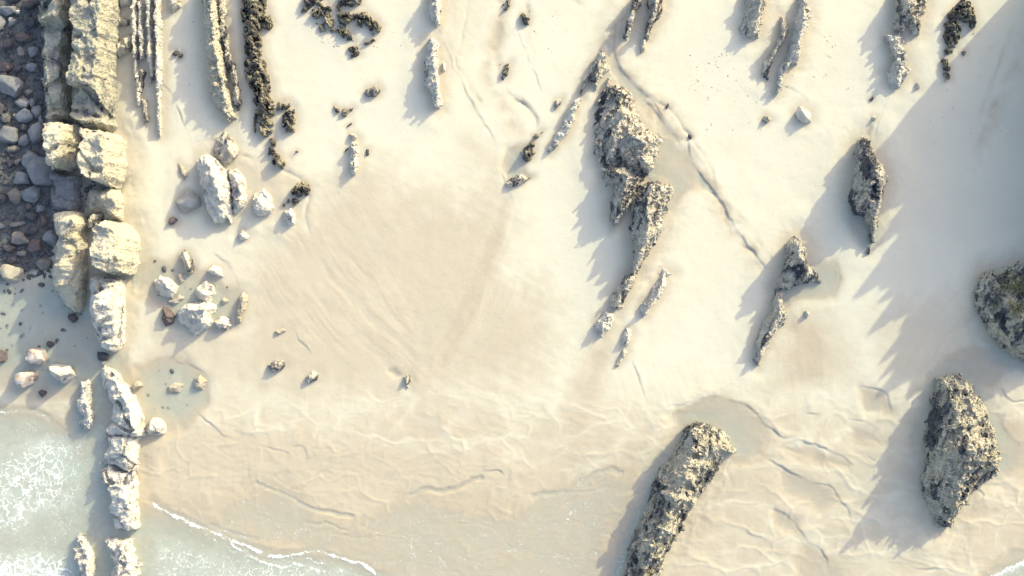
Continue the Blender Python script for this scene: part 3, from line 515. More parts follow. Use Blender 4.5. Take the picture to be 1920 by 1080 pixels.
 ('shore_rock', 'white', .7, '1717,150 1725,158 1726,167 1718,164', None, 'tiny pale stone on the shade edge beside the splintered ridge', 'rock', 'small rocks on the dry sand', dict(wid=.25)),
 ('shore_rock', 'white', 1.2, '1489,211 1500,200 1521,210 1521,225 1510,232 1494,226', '1504,206,1.2 1515,222,1.1', 'white boulder in a small hollow on the upper right sand', 'rock', 'small rocks on the dry sand', dict(rough=.1)),
 ('shore_rock', 'darkmix', .6, '1429,225 1438,214 1446,225 1438,232', None, 'small dark and white rock left of the boulder in its hollow', 'rock', 'small rocks on the dry sand', dict(wid=.3)),
 ('shore_rock', 'dark', .35, '1631,187 1638,181 1638,187 1632,191', None, 'tiny dark stone in the thin stream, upper of two', 'rock', 'small rocks on the dry sand', dict(wid=.2)),
 ('shore_rock', 'white', .5, '1636,218 1645,218 1641,226 1635,226', None, 'tiny white stone in the thin stream, lower of two', 'rock', 'small rocks on the dry sand', dict(wid=.2)),
 ('shore_rock', 'dark', .35, '1248,200 1253,192 1256,196 1251,204', None, 'tiny dark stone on sand right of the main stream', 'rock', 'small rocks on the dry sand', dict(wid=.2)),
 ('shore_rock', 'dark', .4, '1292,250 1298,254 1296,262 1291,258', None, 'tiny dark stone on the bank of the main stream bend', 'rock', 'small rocks on the dry sand', dict(wid=.2)),
 # right edge
 ('rock_stack', 'weedy', 5.0, '1840,506 1862,503 1868,516 1885,508 1920,492 1975,490 2010,560 2000,640 1960,695 1915,672 1880,654 1850,622 1838,600 1828,577 1826,545 1832,522', '1852,530,1.4 1880,560,2.6 1925,590,5.0 1950,640,4.4', 'plant-grown rock cut by the right edge, a green thicket on top and a sunlit patch', 'rock stack', 'large weed-crusted rocks', dict(joint=(.6, .6, .7), rough=.34, p=.5, stratum=(-32, .9, .5))),
]
for (nm, st, h, po, ri, la, ca, gr, ex) in BIG:
    heightrock(nm, st, h, po, ri, la, ca, gr, **ex)

BOULDERS = [
 (15, 20, 15, 10, 'grey', 'flat grey boulder near the top left corner', 10),
 (28, -3, 15, 8, 'dark', 'dark boulder cut by the top edge in the gully', 0),
 (22, 41, 8, 9, 'grey', 'small upright grey boulder, second row of the gully', 20),
 (-1, 44, 10, 13, 'grey', 'grey boulder cut by the left edge near the top of the gully', 0),
 (33, 22, 4, 5, 'white', 'tiny pale stone between dark boulders near the gully top', 0),
 (52, 8, 10, 9, 'dark', 'dark stone against the outer ledge at the top', 30),
 (54, 40, 11, 10, 'dark', 'dark stone in deep shade beside the outer ledge', 0),
 (45, 70, 15, 10, 'red', 'dull red slab-like boulder in the upper gully', 5),
 (38, 97, 8, 9, 'tan', 'tan stone with a pale top below the red slab-like boulder', 0),
 (14, 84, 12, 10, 'dark', 'dark boulder at the left of the red slab-like boulder', 40),
 (60, 98, 10, 12, 'grey', 'grey stone leaning on the outer ledge, upper gully', 70),
 (8, 124, 12, 10, 'red', 'reddish boulder above the big smooth grey one', 15),
 (6, 141, 8, 5, 'red', 'thin reddish stone wedged on the big smooth grey boulder', 0),
 (34, 128, 9, 9, 'dark', 'dark stone right of the reddish boulder', 0),
 (61, 128, 9, 12, 'grey', 'oblong grey stone leaning on the outer ledge, middle gully', 80),
 (20, 163, 23, 18, 'grey', 'big smooth grey boulder at the left of the gully', -12),
 (53, 172, 8, 7, 'tan', 'small tan stone right of the big smooth grey boulder', 0),
 (42, 193, 13, 12, 'grey', 'rounded grey boulder under the big smooth one', 15),
 (59, 194, 7, 10, 'grey', 'narrow grey stone right of the rounded grey boulder', 10),
 (45, 217, 14, 13, 'grey', 'triangular grey boulder in the middle of the gully', 20),
 (67, 212, 9, 13, 'grey', 'upright grey stone right of the triangular boulder', -10),
 (76, 228, 5, 12, 'grey', 'slim grey stone pinned against the outer ledge', 0),
 (10, 220, 10, 8, 'tan', 'tan stone left of the triangular boulder', 0),
 (27, 217, 5, 5, 'tan', 'very small tan stone above the massive angular boulder', 0),
 (1, 203, 7, 12, 'dark', 'dark stone cut by the left edge above the massive angular boulder', 0),
 (16, 250, 19, 17, 'grey', 'massive angular grey boulder at the left of the gully', 12),
 (43, 239, 8, 7, 'dark', 'dark stone right of the massive angular boulder', 30),
 (69, 246, 15, 17, 'grey', 'heart-shaped grey boulder beside the square cream block', 20),
 (48, 262, 13, 10, 'grey', 'wide grey boulder below the massive angular one', 25),
 (20, 280, 14, 7, 'tan', 'flat tan stone under the massive angular boulder', 0),
 (57, 298, 20, 18, 'grey', 'round grey boulder with a darker top, middle of the gully', 0),
 (84, 286, 8, 12, 'dark', 'dark stone touching the square cream block', 0),
 (18, 307, 7, 9, 'dark', 'small dark stone at the far left of the round grey boulder', 0),
 (32, 303, 8, 6, 'tan', 'small pale-edged stone left of the round grey boulder', 30),
 (78, 326, 23, 26, 'grey', 'largest angular pale grey boulder of the gully', 40),
 (40, 335, 14, 11, 'grey', 'half-buried grey stone left of the largest angular boulder', 0),
 (25, 366, 13, 14, 'tan', 'olive brown round boulder in the lower gully', 0),
 (59, 362, 20, 16, 'grey', 'smooth wide grey boulder right of the olive brown one', -20),
 (2, 372, 8, 10, 'dark', 'dark stone cut by the left edge beside the olive brown boulder', 0),
 (75, 391, 9, 8, 'grey', 'pale grey stone lying in the mud below the wide boulder', 20),
 (55, 388, 7, 7, 'red', 'small purple-red stone in the lower gully', 0),
 (56, 406, 11, 11, 'dark', 'dark rounded stone under the small purple-red stone', 0),
 (81, 414, 7, 11, 'red', 'upright red stone left of the tall rounded block', 20),
 (35, 420, 16, 6, 'tan', 'long thin tan stone in the lower gully', 5),
 (61, 431, 11, 8, 'dark', 'dark oval stone below the long thin one', 20),
 (2, 424, 6, 7, 'grey', 'grey stone cut by the left edge beside the long thin one', 0),
 (33, 447, 21, 13, 'tan', 'large tan boulder with a white spot on top', -20),
 (93, 446, 12, 16, 'grey', 'smooth grey boulder resting against the tall rounded block', 20),
 (66, 462, 13, 12, 'red', 'dusky red boulder right of the large tan one', 20),
 (18, 466, 12, 8, 'dark', 'dark low boulder under the large tan one', -15),
 (42, 476, 10, 5, 'tan', 'small bright-topped stone below the dusky red boulder', 0),
 (20, 489, 11, 6, 'dark', 'thin dark stone above the white-faced boulder', 10),
 (82, 496, 13, 10, 'tan', 'tan boulder with a dark end near the foot of the gully', 15),
 (20, 512, 19, 16, 'tan', 'sunlit white-faced boulder at the left edge, foot of the gully', 0),
 (65, 667, 19, 15, 'pied', 'white and rust boulder in the lower left water, upper of three', 10),
 (44, 712, 18, 14, 'pied', 'rust and white boulder in the lower left water, lowest of three', 15),
 (114, 698, 28, 18, 'white', 'long white-topped block in the lower left water, biggest of three', -15),
 (1, 667, 10, 14, 'red', 'dark red boulder cut by the left edge in the water', 0),
 (79, 737, 8, 7, 'dark', 'small dark stone awash below the long white-topped block', 0),
 (94, 645, 6, 6, 'dark', 'small dark stone awash above the white and rust boulder', 0),
 (352, 378, 19, 19, 'pale', 'smooth grey boulder in the shadow of the fin rock', 25),
 (323, 415, 11, 7, 'red', 'dark reddish stone at the left end of the fin rock shadow', 35),
 (330, 99, 7, 4, 'dark', 'flat brown stone on shaded sand right of the slabs', 10),
 (338, 105, 5, 4, 'dark', 'small blackish stone beside the flat brown one', 0),
 (136, 596, 9, 8, 'dark', 'dark stone awash at the foot of the tall rounded block', 20),
 (192, 668, 11, 9, 'dark', 'dark weedy stone at the foot of the pale pointed block', 0),
 (258, 722, 8, 8, 'tan', 'tan stone awash at the left of the greenish pool', 0),
]
for (x, y, rx, ry, st, la, rot) in BOULDERS:
    g = 'boulders lying in the gully beside the ledges' if x < 130 and y < 540 else 'loose stones in shallow water or wet sand'
    hz = {(114, 698): 1.7, (44, 712): 1.2, (65, 667): 1.2, (352, 378): .9}.get((x, y))
    if st == 'tan' and x < 130 and y < 505: st = 'buff'
    boulder(x, y, rx, ry, st, la, rot, hz, g)

# the headland just outside the right edge, whose foot and long shade the photograph shows
heightrock('cliff', 'block', 12.0,
    '1985,650 1972,560 1972,300 1975,0 1985,-95 2010,-122 2300,-422 2700,-830 2800,-200 2700,200 2300,400 2050,640',
    '2012,-112,12.2 2010,0,12.6 2010,95,12.2 2010,180,13.1 2010,300,11.8 2010,395,10.6 2010,420,9.4 2010,440,8.0 2010,462,6.5 2010,490,6.9 2010,540,6.2 2010,588,5.3 2010,608,3.2 2010,640,.4',
    None, None, None, res=.35, rough=.5, p=.35, fixed=True, seed=77)
cl = bpy.data.objects['cliff']; cl['kind'] = 'structure'
me = cl.data
ROCKS.pop()

# ------------------------------------------------------------------ sand
def axis(lo, hi, step, far):
    a = np.arange(lo, hi+step*.5, step); out = []; s = step; v = hi
    while v < far: s *= 1.25; v += s; out.append(v)
    neg = []; s = step; v = lo
    while v > -far: s *= 1.25; v -= s; neg.append(v)
    return np.array(neg[::-1]+list(a)+out)
gx = axis(-51, 51, .1, 900); gy = axis(-29.5, 29.5, .1, 900)
GX, GY = np.meshgrid(gx, gy)
NY, NX = GX.shape
Z = np.zeros(GX.shape); WET = np.zeros(GX.shape); WAT = np.zeros(GX.shape); MUD = np.zeros(GX.shape); FOAM = np.zeros(GX.shape); TINT = np.zeros(GX.shape)
def win(pw, pad):
    x0, y0 = pw.min(0)-pad; x1, y1 = pw.max(0)+pad
    i0, i1 = np.searchsorted(gx, [x0, x1]); j0, j1 = np.searchsorted(gy, [y0, y1])
    return slice(max(0, j0-1), min(NY, j1+1)), slice(max(0, i0-1), min(NX, i1+1))
WARPX = 1.2*fbm(GX*.16, GY*.16, 4, 301); WARPY = 1.2*fbm(GX*.16+40, GY*.16, 4, 302)
def area(A, s, soft, amt, warp=1.0, mode='max'):
    pw = W(P(s)); sl_ = win(pw, soft*2+2)
    x = GX[sl_]+warp*WARPX[sl_]; y = GY[sl_]+warp*WARPY[sl_]
    q = sdist(x, y, pw)
    if A is WET: soft = soft*1.5; q = q+soft*(.55*fbm(GX[sl_]*.55, GY[sl_]*.55, 4, 303)+.35*fbm(GX[sl_]*.9+GY[sl_]*1.6, GY[sl_]*.12-GX[sl_]*.1, 3, 304))
    m = amt*sstep(-soft, soft, q)
    if mode == 'max': A[sl_] = np.maximum(A[sl_], m)
    else: A[sl_] += m
# broad relief and slow undulation
Z += .07*fbm(GX*.09, GY*.09, 3, 201) + .022*fbm(GX*.6, GY*.6, 5, 202) + .006*ridged(GX*.8+GY*.5, GY*2.2-GX*.9, 3, 203)
wv = fbm(GX*.07, GY*.07, 4, 211)
low = sstep(-6, -14, GY+3*fbm(GX*.08, GY*.08, 3, 212))
WET += .85*low + .12*wv
# wet fan in the middle
area(WET, '430,520 500,440 580,370 660,310 715,300 745,345 860,365 925,300 955,350 950,520 1015,530 1035,600 1030,720 900,760 400,760 440,620', 2.6, .88, 1.0)
area(WET, '860,240 930,260 950,330 890,330', 1.2, .6, .7)
area(WET, '935,370 962,350 948,480 905,600 850,700 790,730 830,600', .8, 1.0, .4)
area(WET, '1120,620 1165,600 1150,700 1120,800 1120,900 1030,900 1040,780', 1.3, .95, .8)
area(WET, '1480,590 1540,580 1600,640 1620,720 1400,760 1440,690', 1.5, .8, .8)
area(WET, '1490,610 1530,610 1540,700 1490,700', .6, .5, .5, 'add')
area(WET, '220,280 270,240 300,400 250,560 220,600', 1.0, .35, .6)
area(WET, '300,560 460,600 520,700 330,760 260,700', 1.2, .7, .6)
area(WET, '1700,560 1840,560 1900,760 1660,720 1640,600', 1.6, .7, 1.0)
area(WET, '430,270 560,310 575,400 480,420 440,330', 1.0, .75, .6)
area(WET, '830,-30 920,-30 905,40 870,150 835,130', 1.0, .45, .6)
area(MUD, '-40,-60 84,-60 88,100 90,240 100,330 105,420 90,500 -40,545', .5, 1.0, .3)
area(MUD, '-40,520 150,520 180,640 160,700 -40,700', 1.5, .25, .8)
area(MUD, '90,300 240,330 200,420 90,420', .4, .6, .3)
def cxy(s): return P(s).mean(0)
def rill(s, width, depth, wet, bank=0.0, side=1, n=3, wob=.25, fade=0.):
    lw = smooth_line(W(P(s)), n); sl_ = win(lw, width*2+2.5)
    x = GX[sl_]+wob*fbm(GX[sl_]*.7, GY[sl_]*.7, 3, 401); y = GY[sl_]+wob*fbm(GX[sl_]*.7+31, GY[sl_]*.7, 3, 402)
    d, _, sd_, al = ldist(x, y, lw)
    tot = al.max()+1e-6; taper = np.clip(np.minimum(al, tot-al)/(.18*tot), 0, 1)**.5
    if width < .35: width = width*.85
    br = np.clip(.70+1.5*fbm(x*.45, y*.45, 3, 403), .1, 1.3); bank = bank*(.50 if cxy(s)[1] > 700 else .62); depth = depth*br; taper = taper*br
    m = np.exp(-(d/(width*.5))**2)*taper
    Z[sl_] -= depth*m
    if bank:       # a little cut step: ground on one side a few centimetres higher, dying away
        s_ = d*sd_*side
        Z[sl_] += bank*taper*sstep(-.02, .12, s_)*np.exp(-np.clip(s_, 0, 9)/(1.1))
    WET[sl_] = np.maximum(WET[sl_], wet*np.exp(-(d/(width*.9))**2)*taper)
# main stream and its tributaries
rill('1165,-20 1158,40 1145,80 1150,120 1175,150 1205,180 1235,215 1265,245 1290,268', 1.7, .07, 1.2)
rill('1290,268 1292,300 1312,330 1342,372 1368,415 1398,465 1435,508', 1.1, .10, 1.3)
rill('1288,262 1293,300 1316,332 1348,372 1374,418 1402,462 1440,505', .2, .06, .7, .22, 1)
rill('1158,40 1148,85 1155,120 1182,152', .25, .06, .7, .20, 1)
rill('1185,160 1215,180 1240,215 1262,250', .2, .03, .3, .08, 1)
rill('1195,185 1212,190 1228,215 1240,225', .2, .02, .3, .06, 1)
rill('1215,245 1245,265 1262,262', .2, .02, .3, .05, 1)
rill('1150,120 1178,165 1190,215 1200,240', .5, .05, .7, .07, 1)
rill('1215,180 1250,200 1285,240 1300,262', .35, .04, .5, .06, 1)
rill('1235,215 1228,250 1240,285', .5, .05, .7)
rill('1180,150 1225,205 1262,255 1290,290', .4, .04, .6, .06, 1)
rill('1296,262 1330,300 1338,350', .4, .03, .5)
rill('1340,365 1420,440 1438,500', .5, .03, .7)
rill('990,-10 985,60 1000,110', .5, .03, .5)
rill('880,-20 870,60 850,120 880,190 910,240', .4, .03, .6, .04, 1)
rill('1000,262 965,275 945,300 940,340 962,380', .4, .03, .7, .05, 1)
rill('1050,-20 1100,20 1150,50', .6, .03, .4)
rill('935,-20 938,40 925,75 918,120 925,175 938,215 970,245 1000,262', 1.1, .05, 1.0)
rill('945,150 960,185 985,195 1002,215 1005,245', .5, .09, .8, .14, 1)
rill('968,55 985,100 1005,145 1018,180', .14, .025, .2, .07, 1)
rill('820,48 836,90 858,145 885,195 920,250 945,305', .14, .025, .3, .07, 1)
rill('833,60 850,110 880,165 915,215', .5, .03, .6)
rill('300,150 318,170 335,205 350,245 360,265', .18, .03, .4, .12, 1)
rill('360,265 400,262 440,280 470,300 520,312 560,330 580,355 582,380 570,410 585,440', .5, .05, .7, .08, 1)
rill('395,470 420,490 440,520 452,545', .3, .04, .6, .07, 1)
rill('1636,190 1632,230 1626,265', .5, .04, .9)
rill('1670,170 1655,200 1640,260', .16, .02, .3, .05, 1)
rill('1920,110 1885,160 1860,220 1840,270 1820,330', .8, .05, .6, .06, 1)
rill('1905,40 1880,110 1850,180 1830,250', .4, .03, .4)
rill('1185,678 1200,715 1212,762', .14, .03, .3, .08, 1)
rill('540,598 552,609 553,626 570,645 586,667', .18, .04, .3, .12, 1)
rill('325,675 340,685 365,687 382,702', .3, .05, .4, .16, 1)
rill('368,768 398,800 430,826 482,834 512,842 545,853', .2, .04, .4, .13, 1)
rill('548,838 562,834 572,843 575,860', .16, .04, .3, .12, 1)
rill('905,884 935,881 948,892', .16, .05, .3, .15, 1)
rill('1250,763 1275,760 1330,741 1375,752 1410,766 1440,800 1460,818 1500,826 1535,835 1560,850 1596,866 1603,880', .22, .05, .5, .20, 1)
rill('1440,862 1470,880 1510,900 1530,908 1567,914 1575,945 1590,955 1597,982', .22, .05, .5, .18, 1)
rill('1445,955 1468,962 1495,985 1512,1022 1540,1026 1555,1068', .2, .04, .4, .15, 1)
rill('1612,724 1660,735 1666,752 1674,785', .2, .05, .5, .16, 1)
rill('1590,787 1620,790 1650,805', .16, .03, .3, .10, 1)
rill('1872,728 1890,752 1925,754', .22, .05, .3, .17, 1)
rill('1398,998 1428,1010', .16, .03, .3, .14, 1)
rill('1668,1056 1700,1056 1722,1070 1770,1064 1800,1080', .2, .03, .3, .13, 1)
rill('1510,775 1545,778', .16, .03, .3, .12, 1)
rill('1625,855 1640,865', .14, .03, .3, .1, 1)
rill('1830,916 1845,925 1838,935', .2, .04, .3, .12, 1)
rill('1560,555 1575,530 1570,500', .3, .03, .5, .10, 1)
rill('1860,560 1820,610 1760,640 1745,680', .5, .03, .4, .06, 1)
rill('1265,400 1300,380 1345,400', .3, .0, .3, .05, 1)
rill('1455,160 1490,165 1520,195', .3, .02, .2, .04, 1)
# lobed bars left by the ebb: low curved steps
def lobes(scale, amp, seed, mask):
    wx = GX/scale+.5*fbm(GX*.25, GY*.25, 3, seed); wy = GY/(scale*.62)+.5*fbm(GX*.25+7, GY*.25, 3, seed+1)
    f1, f2, cid = cell2(wx, wy, seed)
    return amp*mask*((1-sstep(0, .22, f2-f1))*.9+(cid-.5)*1.2*sstep(0, .05, f2-f1)-.5*f1)
lowm = sstep(-8, -12.5, GY)
rgt = sstep(10, 20, GX)
Z += lobes(6.0, .034, 501, lowm*(.5+.5*rgt)) + lobes(3.1, .009, 521, lowm)
# fine ripples (current marks) near the sea
for k_, (sx_, sy_, sd2) in enumerate(((9., 5., 561), (5., 3.4, 571))):
    wxx = GX/sx_+.6*fbm(GX*.2, GY*.2, 3, sd2+1); wyy = GY/sy_+.6*fbm(GX*.2+9, GY*.2, 3, sd2+2)
    q1, q2, _ = cell2(wxx, wyy, sd2)
    Z += (.030 if k_ == 0 else .018)*lowm*sstep(.12, .0, q2-q1)*sstep(-.3, .3, fbm(GX*.2, GY*.2, 2, sd2+3))
    WET -= .22*lowm*sstep(.3, .0, q2-q1)
rp = np.sin((GY*.9+GX*.25+1.4*fbm(GX*.25, GY*.25, 3, 541))*9.0)*sstep(-.1, .3, fbm(GX*.15, GY*.15, 3, 543))
Z += 0.005*rp*lowm
# drainage streaks of the fan: combed down the flow
def streaks(s, bearing, freq, amp, soft=2.0, seed=600):
    pw = W(P(s)); sl_ = win(pw, soft*2); x = GX[sl_]; y = GY[sl_]
    m = sstep(-soft, soft, sdist(x, y, pw))
    a = math.radians(bearing); bend = .5*fbm(x*.1, y*.1, 3, seed+3)
    u = x*math.cos(a)+y*math.sin(a); v = -x*math.sin(a)+y*math.cos(a)+2.5*bend
    q = ridged(u*freq*.10+3, v*freq, 4, seed)*(.5+fbm(x*.3, y*.3, 3, seed+9)+.3)
    Z[sl_] += amp*.62*m*q; WET[sl_] += .22*m*(q-.5)
streaks('450,480 560,400 640,430 800,640 790,720 600,640 470,560', -48, .9, .05)
streaks('600,340 760,420 800,660 680,560 580,420', -58, .8, .035, seed=640)
streaks('960,380 1000,540 820,700 780,700 900,520', -112, .8, .045, seed=680)
streaks('350,700 900,700 900,900 350,900', -85, .5, .03, 3.0, seed=720)
streaks('780,680 1000,700 1010,860 800,800', -25, .7, .03, 2.0, seed=760)
streaks('1150,640 1600,640 1640,900 1200,900', -80, .5, .03, 3.0, seed=790)
streaks('1650,480 1850,420 1900,700 1700,720', -125, .7, .05, 2.5, seed=830)
streaks('270,830 480,860 700,960 700,1090 270,1090', -88, 1.1, .03, 2.0, seed=860)
streaks('900,900 1180,880 1150,1090 900,1090', -100, 1.2, .03, 2.0, seed=890)
streaks('1040,760 1180,760 1180,900 1040,900', -10, .9, .03, 1.5, seed=910)
# scour round every rock
for pw, h in ROCKS:
    r = min(1.1, .3+.22*h); sl_ = win(pw, r*3)
    d = -sdist(GX[sl_], GY[sl_], pw)
    d = d+.35*r*fbm(GX[sl_]*1.1, GY[sl_]*1.1, 3, 305)
    m = np.exp(-(np.maximum(d, 0)/r)**2)
    Z[sl_] -= (.01+.025*h)*m; WET[sl_] = np.maximum(WET[sl_], .75*m*sstep(.2, 1.0, h+.5))
    Z[sl_] += .012*h*np.exp(-((d-r*2.0)/(r*.8))**2)
# standing water
def pool(s, soft, amt, warp=1/2): area(WAT, s, soft*1.6, amt, warp*1.6)
pool('250,690 330,675 372,705 385,760 345,795 300,802 268,785 252,740', .8, 1.0)
pool('285,480 340,485 385,515 440,545 445,605 400,612 330,610 300,570 262,560 268,500', .8, .9)
pool('-60,520 90,525 165,580 180,650 215,680 240,700 195,760 140,735 60,745 -60,700', 1.4, 1.0, .8)
pool('165,690 200,690 215,850 210,1000 190,1110 120,1110 90,960 130,850 130,790', .9, 1.1)
pool('-60,775 60,772 100,795 140,810 190,900 215,985 290,948 370,992 430,1010 480,1035 560,1040 620,1040 700,1065 740,1080 740,1250 -60,1250', .9, 1.1, .2)
pool('1265,775 1330,745 1400,762 1435,805 1430,855 1385,865 1350,800 1285,792', .7, .85)
pool('1222,290 1262,272 1302,300 1318,352 1265,375 1240,330', .9, .85)
pool('1515,505 1560,483 1580,515 1565,560 1500,568 1466,575 1478,545 1530,532', .8, .8)
pool('1141,85 1154,88 1162,125 1185,152 1215,182 1205,190 1168,160 1148,128', .25, .7, .15)
pool('1225,215 1240,225 1262,250 1285,262 1275,272 1245,255', .25, .55, .15)
pool('953,280 985,275 977,310 988,332 962,337 946,312', .45, .9, .3)
pool('600,-14 640,-14 637,8 617,11', .3, 1.0, .2)
pool('1612,727 1660,737 1672,768 1625,765', .5, .6)
pool('1465,832 1530,842 1590,872 1510,862', .5, .6)
pool('1470,885 1540,912 1572,930 1530,955 1480,925', .7, .7)
pool('1450,958 1490,975 1490,1000 1450,980', .4, .6)
pool('1590,800 1640,805 1650,830 1600,830', .5, .5)
pool('1740,700 1790,650 1900,662 1930,690 1850,745 1810,700', 1.0, .7, .8)
pool('1240,860 1200,945 1120,1110 1185,1110 1205,960 1235,900', .7, .9, .3)
pool('730,694 742,692 752,702 742,704', .25, .7, .2)
pool('1500,1010 1560,1040 1600,1110 1500,1110', .8, .5)
pool('1860,790 1920,800 1930,900 1880,880', 1.0, .6)
pool('1600,380 1640,430 1620,470 1585,440', .8, .45)
pool('1880,1062 1980,1010 1980,1200 1860,1200', .5, 1.2, .3)
area(WAT, '290,950 400,955 470,912 560,930 600,965 690,975 760,925 830,930 950,965 1050,930 1130,870 1185,880 1200,940 1150,1110 700,1110 560,1040 430,1010', 2.6, .55, 1.6)
area(WET, '-60,740 1200,880 1200,1300 -60,1300', 1.0, .9, .5)
# foam: sheets of lace in the surf and bright run-up lines
def foamline(s, width, amt, wob=.25):
    lw = smooth_line(W(P(s)), 3); sl_ = win(lw, width*3+1)
    x = GX[sl_]+wob*fbm(GX[sl_]*.9, GY[sl_]*.9, 4, 411); y = GY[sl_]+wob*fbm(GX[sl_]*.9+31, GY[sl_]*.9, 4, 412)
    d, _, sd_, al = ldist(x, y, lw)
    wv_ = width*(.75+.7*fbm(al*.4, al*0, 3, 413))
    FOAM[sl_] = np.maximum(FOAM[sl_], amt*np.clip(.8+.9*fbm(x*.8, y*.8, 4, 414), .55, 1.15)*np.exp(-(d/wv_)**2)); WAT[sl_] = np.maximum(WAT[sl_], .65*np.exp(-(d/(width*3))**2))
area(FOAM, '-40,790 90,775 160,830 200,900 150,960 100,1090 -40,1090', 2.0, .19, 1.6)
area(FOAM, '30,830 90,815 150,830 150,900 120,960 60,960 40,1010 -60,990 -60,880', 1.6, .50, 1.0)
area(FOAM, '-60,1020 90,1030 140,1060 150,1110 -60,1110', 1.6, .62, .9)
area(FOAM, '100,900 150,850 170,880 140,960 100,960', 1.0, .42, .6)
area(FOAM, '300,1010 480,1050 640,1060 700,1110 270,1110', 1.2, .42, .8)
area(FOAM, '-60,800 30,830 20,1000 -60,1010', 1.5, .36, 1.0)
area(FOAM, '670,975 720,965 720,990 690,1000', .6, .38, .6)
area(FOAM, '1180,850 1230,900 1180,960 1150,930', 1.4, .25, .8)
area(FOAM, '290,950 470,915 600,960 760,930 830,930 950,965 1130,870 1200,940 1150,1110 430,1040', 1.2, .20, 1.0)  # this area and the next also let the painted glints show
area(FOAM, '700,1030 1140,960 1160,1110 700,1110', 2.0, .22, 1.0)
foamline('-20,768 10,778 30,768 60,772 92,785 98,800', .16, .62)
foamline('288,946 330,970 370,988 425,1008 480,1032 520,1046 560,1038 600,1030 640,1048 690,1060 700,1075', .24, 1.0)
foamline('330,975 372,995 420,1020 470,1050 500,1080', .12, .55, .5)
foamline('560,1040 590,1052 640,1072 690,1085', .14, .6, .5)
foamline('700,1058 740,1050 800,1062 860,1075', .08, .45, .5)
foamline('850,985 900,978 940,1000 960,1030', .07, .40, .4)
foamline('620,1000 680,1012 730,1005 790,1022', .10, .5, .5)
foamline('1000,985 1060,975 1120,990 1150,1010', .08, .42, .5)
foamline('880,1040 960,1025 1040,1045 1110,1040', .10, .48, .6)
foamline('480,965 540,985 600,980 650,995', .07, .42, .5)
foamline('1090,905 1130,880 1165,885', .10, .45, .4)
foamline('395,985 430,1000 480,1012 ', .14, .6)
foamline('420,1010 470,1045 520,1066 560,1056 600,1070 640,1090', .22, .8)
foamline('0,848 30,870 40,930 20,1010', .2, .45)
foamline('60,830 75,880 110,880 140,850 150,830', .25, .5)
foamline('1000,932 1050,922 1100,925 1140,915', .10, .42)
foamline('770,930 800,915 840,925 900,895', .09, .36)
foamline('480,905 540,930 580,955 660,968', .08, .33)
foamline('730,1002 780,1010 810,1035 840,1060', .09, .5)
foamline('1860,1090 1890,1068 1930,1050', .5, 1.0)
WATn = WAT*(1+.25*fbm(GX*.5, GY*.5, 3, 431))
lift = .05*np.exp(-((GY+2)/40)**2)*0
Z = Z*(1-.6*np.clip(WATn, 0, 1))-.17*np.clip(WATn, 0, 1.2)
WET = np.clip(WET+.8*sstep(.1, .5, WATn), 0, 1.25)
TINT = fbm(GX*.12, GY*.12, 4, 441)

idx = np.arange(NX*NY).reshape(NY, NX)
F = np.stack([idx[:-1, :-1], idx[:-1, 1:], idx[1:, 1:], idx[1:, :-1]], -1).reshape(-1, 4)
sand_me = mesh_arrays('sand', np.stack([GX, GY, Z], -1).reshape(-1, 3), F, True)
fattr(sand_me, 'wet', WET); fattr(sand_me, 'mud', np.clip(MUD, 0, 1)); fattr(sand_me, 'tint', TINT)

t = NT('beach_sand')
wet = t.attr('wet'); mud = t.attr('mud'); tint = t.attr('tint')
n_big = t.noise(.22, 4, .6, .6); n_mid = t.noise(1.1, 5, .6); n_f = t.noise(14, 3, .6)
wetm = t.math('ADD', wet, t.mr(n_mid, .3, .7, -.07, .07))
dry = t.mix(t.mr(n_big, .35, .65), (.595, .565, .465), (.565, .535, .442))
wetc = t.mix(t.mr(n_big, .35, .65), (.438, .382, .290), (.462, .395, .298))
c = t.mix(t.mr(wetm, .05, 1.05), dry, wetc)
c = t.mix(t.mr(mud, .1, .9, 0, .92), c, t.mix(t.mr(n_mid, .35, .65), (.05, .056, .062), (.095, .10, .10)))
c = t.mix(t.mr(t.noise(6.5, 2, .5), .70, .74, 0, .35), c, (.30, .25, .18))
c = t.mix(.35, c, t.mix(t.mr(n_f, .3, .7), (.80, .80, .81), (1, 1, 1)), 'MULTIPLY')
rough = t.mr(wetm, .1, 1.0, .95, .34)
hgt = t.math('ADD', n_f, t.math('MULTIPLY', n_mid, .8))
sand_m = t.end(t.bsdf(c, rough, t.bump(t.math('ADD', hgt, t.math('MULTIPLY', t.noise(4.5, 3, .6, .8), .9)), .35, .04), .35))
link('sand', sand_me, mat=sand_m, kind='structure')

# water: a level sheet lying in the hollows of the sand
LEVEL = -.055
depth = LEVEL-Z
ok = (depth > -.012) & (WATn > .02)
kc = ok[:-1, :-1] & ok[1:, :-1] & ok[:-1, 1:] & ok[1:, 1:]
Fw = np.stack([idx[:-1, :-1], idx[:-1, 1:], idx[1:, 1:], idx[1:, :-1]], -1)[kc]
used = np.unique(Fw); re = np.zeros(NX*NY, int); re[used] = np.arange(len(used))
rip = .010*fbm(GX*1.6, GY*1.6, 3, 451)*np.clip(WATn, 0, 1)
Vw = np.stack([GX, GY, LEVEL+.012+rip], -1).reshape(-1, 3)[used]
wme = mesh_arrays('water', Vw, re[Fw], True)
fattr(wme, 'depth', np.clip(depth, 0, 1).ravel()[used]); fattr(wme, 'foam', FOAM.ravel()[used])
t = NT('shallow_sea_water')
dep = t.attr('depth'); fo = t.attr('foam')
n1 = t.noise(.5, 4, .6, .8)
wc = t.mix(t.mr(n1, .35, .65), (.42, .49, .435), (.52, .56, .495))
wc = t.mix(t.mr(dep, .01, .10), (.58, .56, .455), wc)
wc = t.mix(t.mr(fo, .05, .6, 0, .28), wc, (.72, .80, .75))
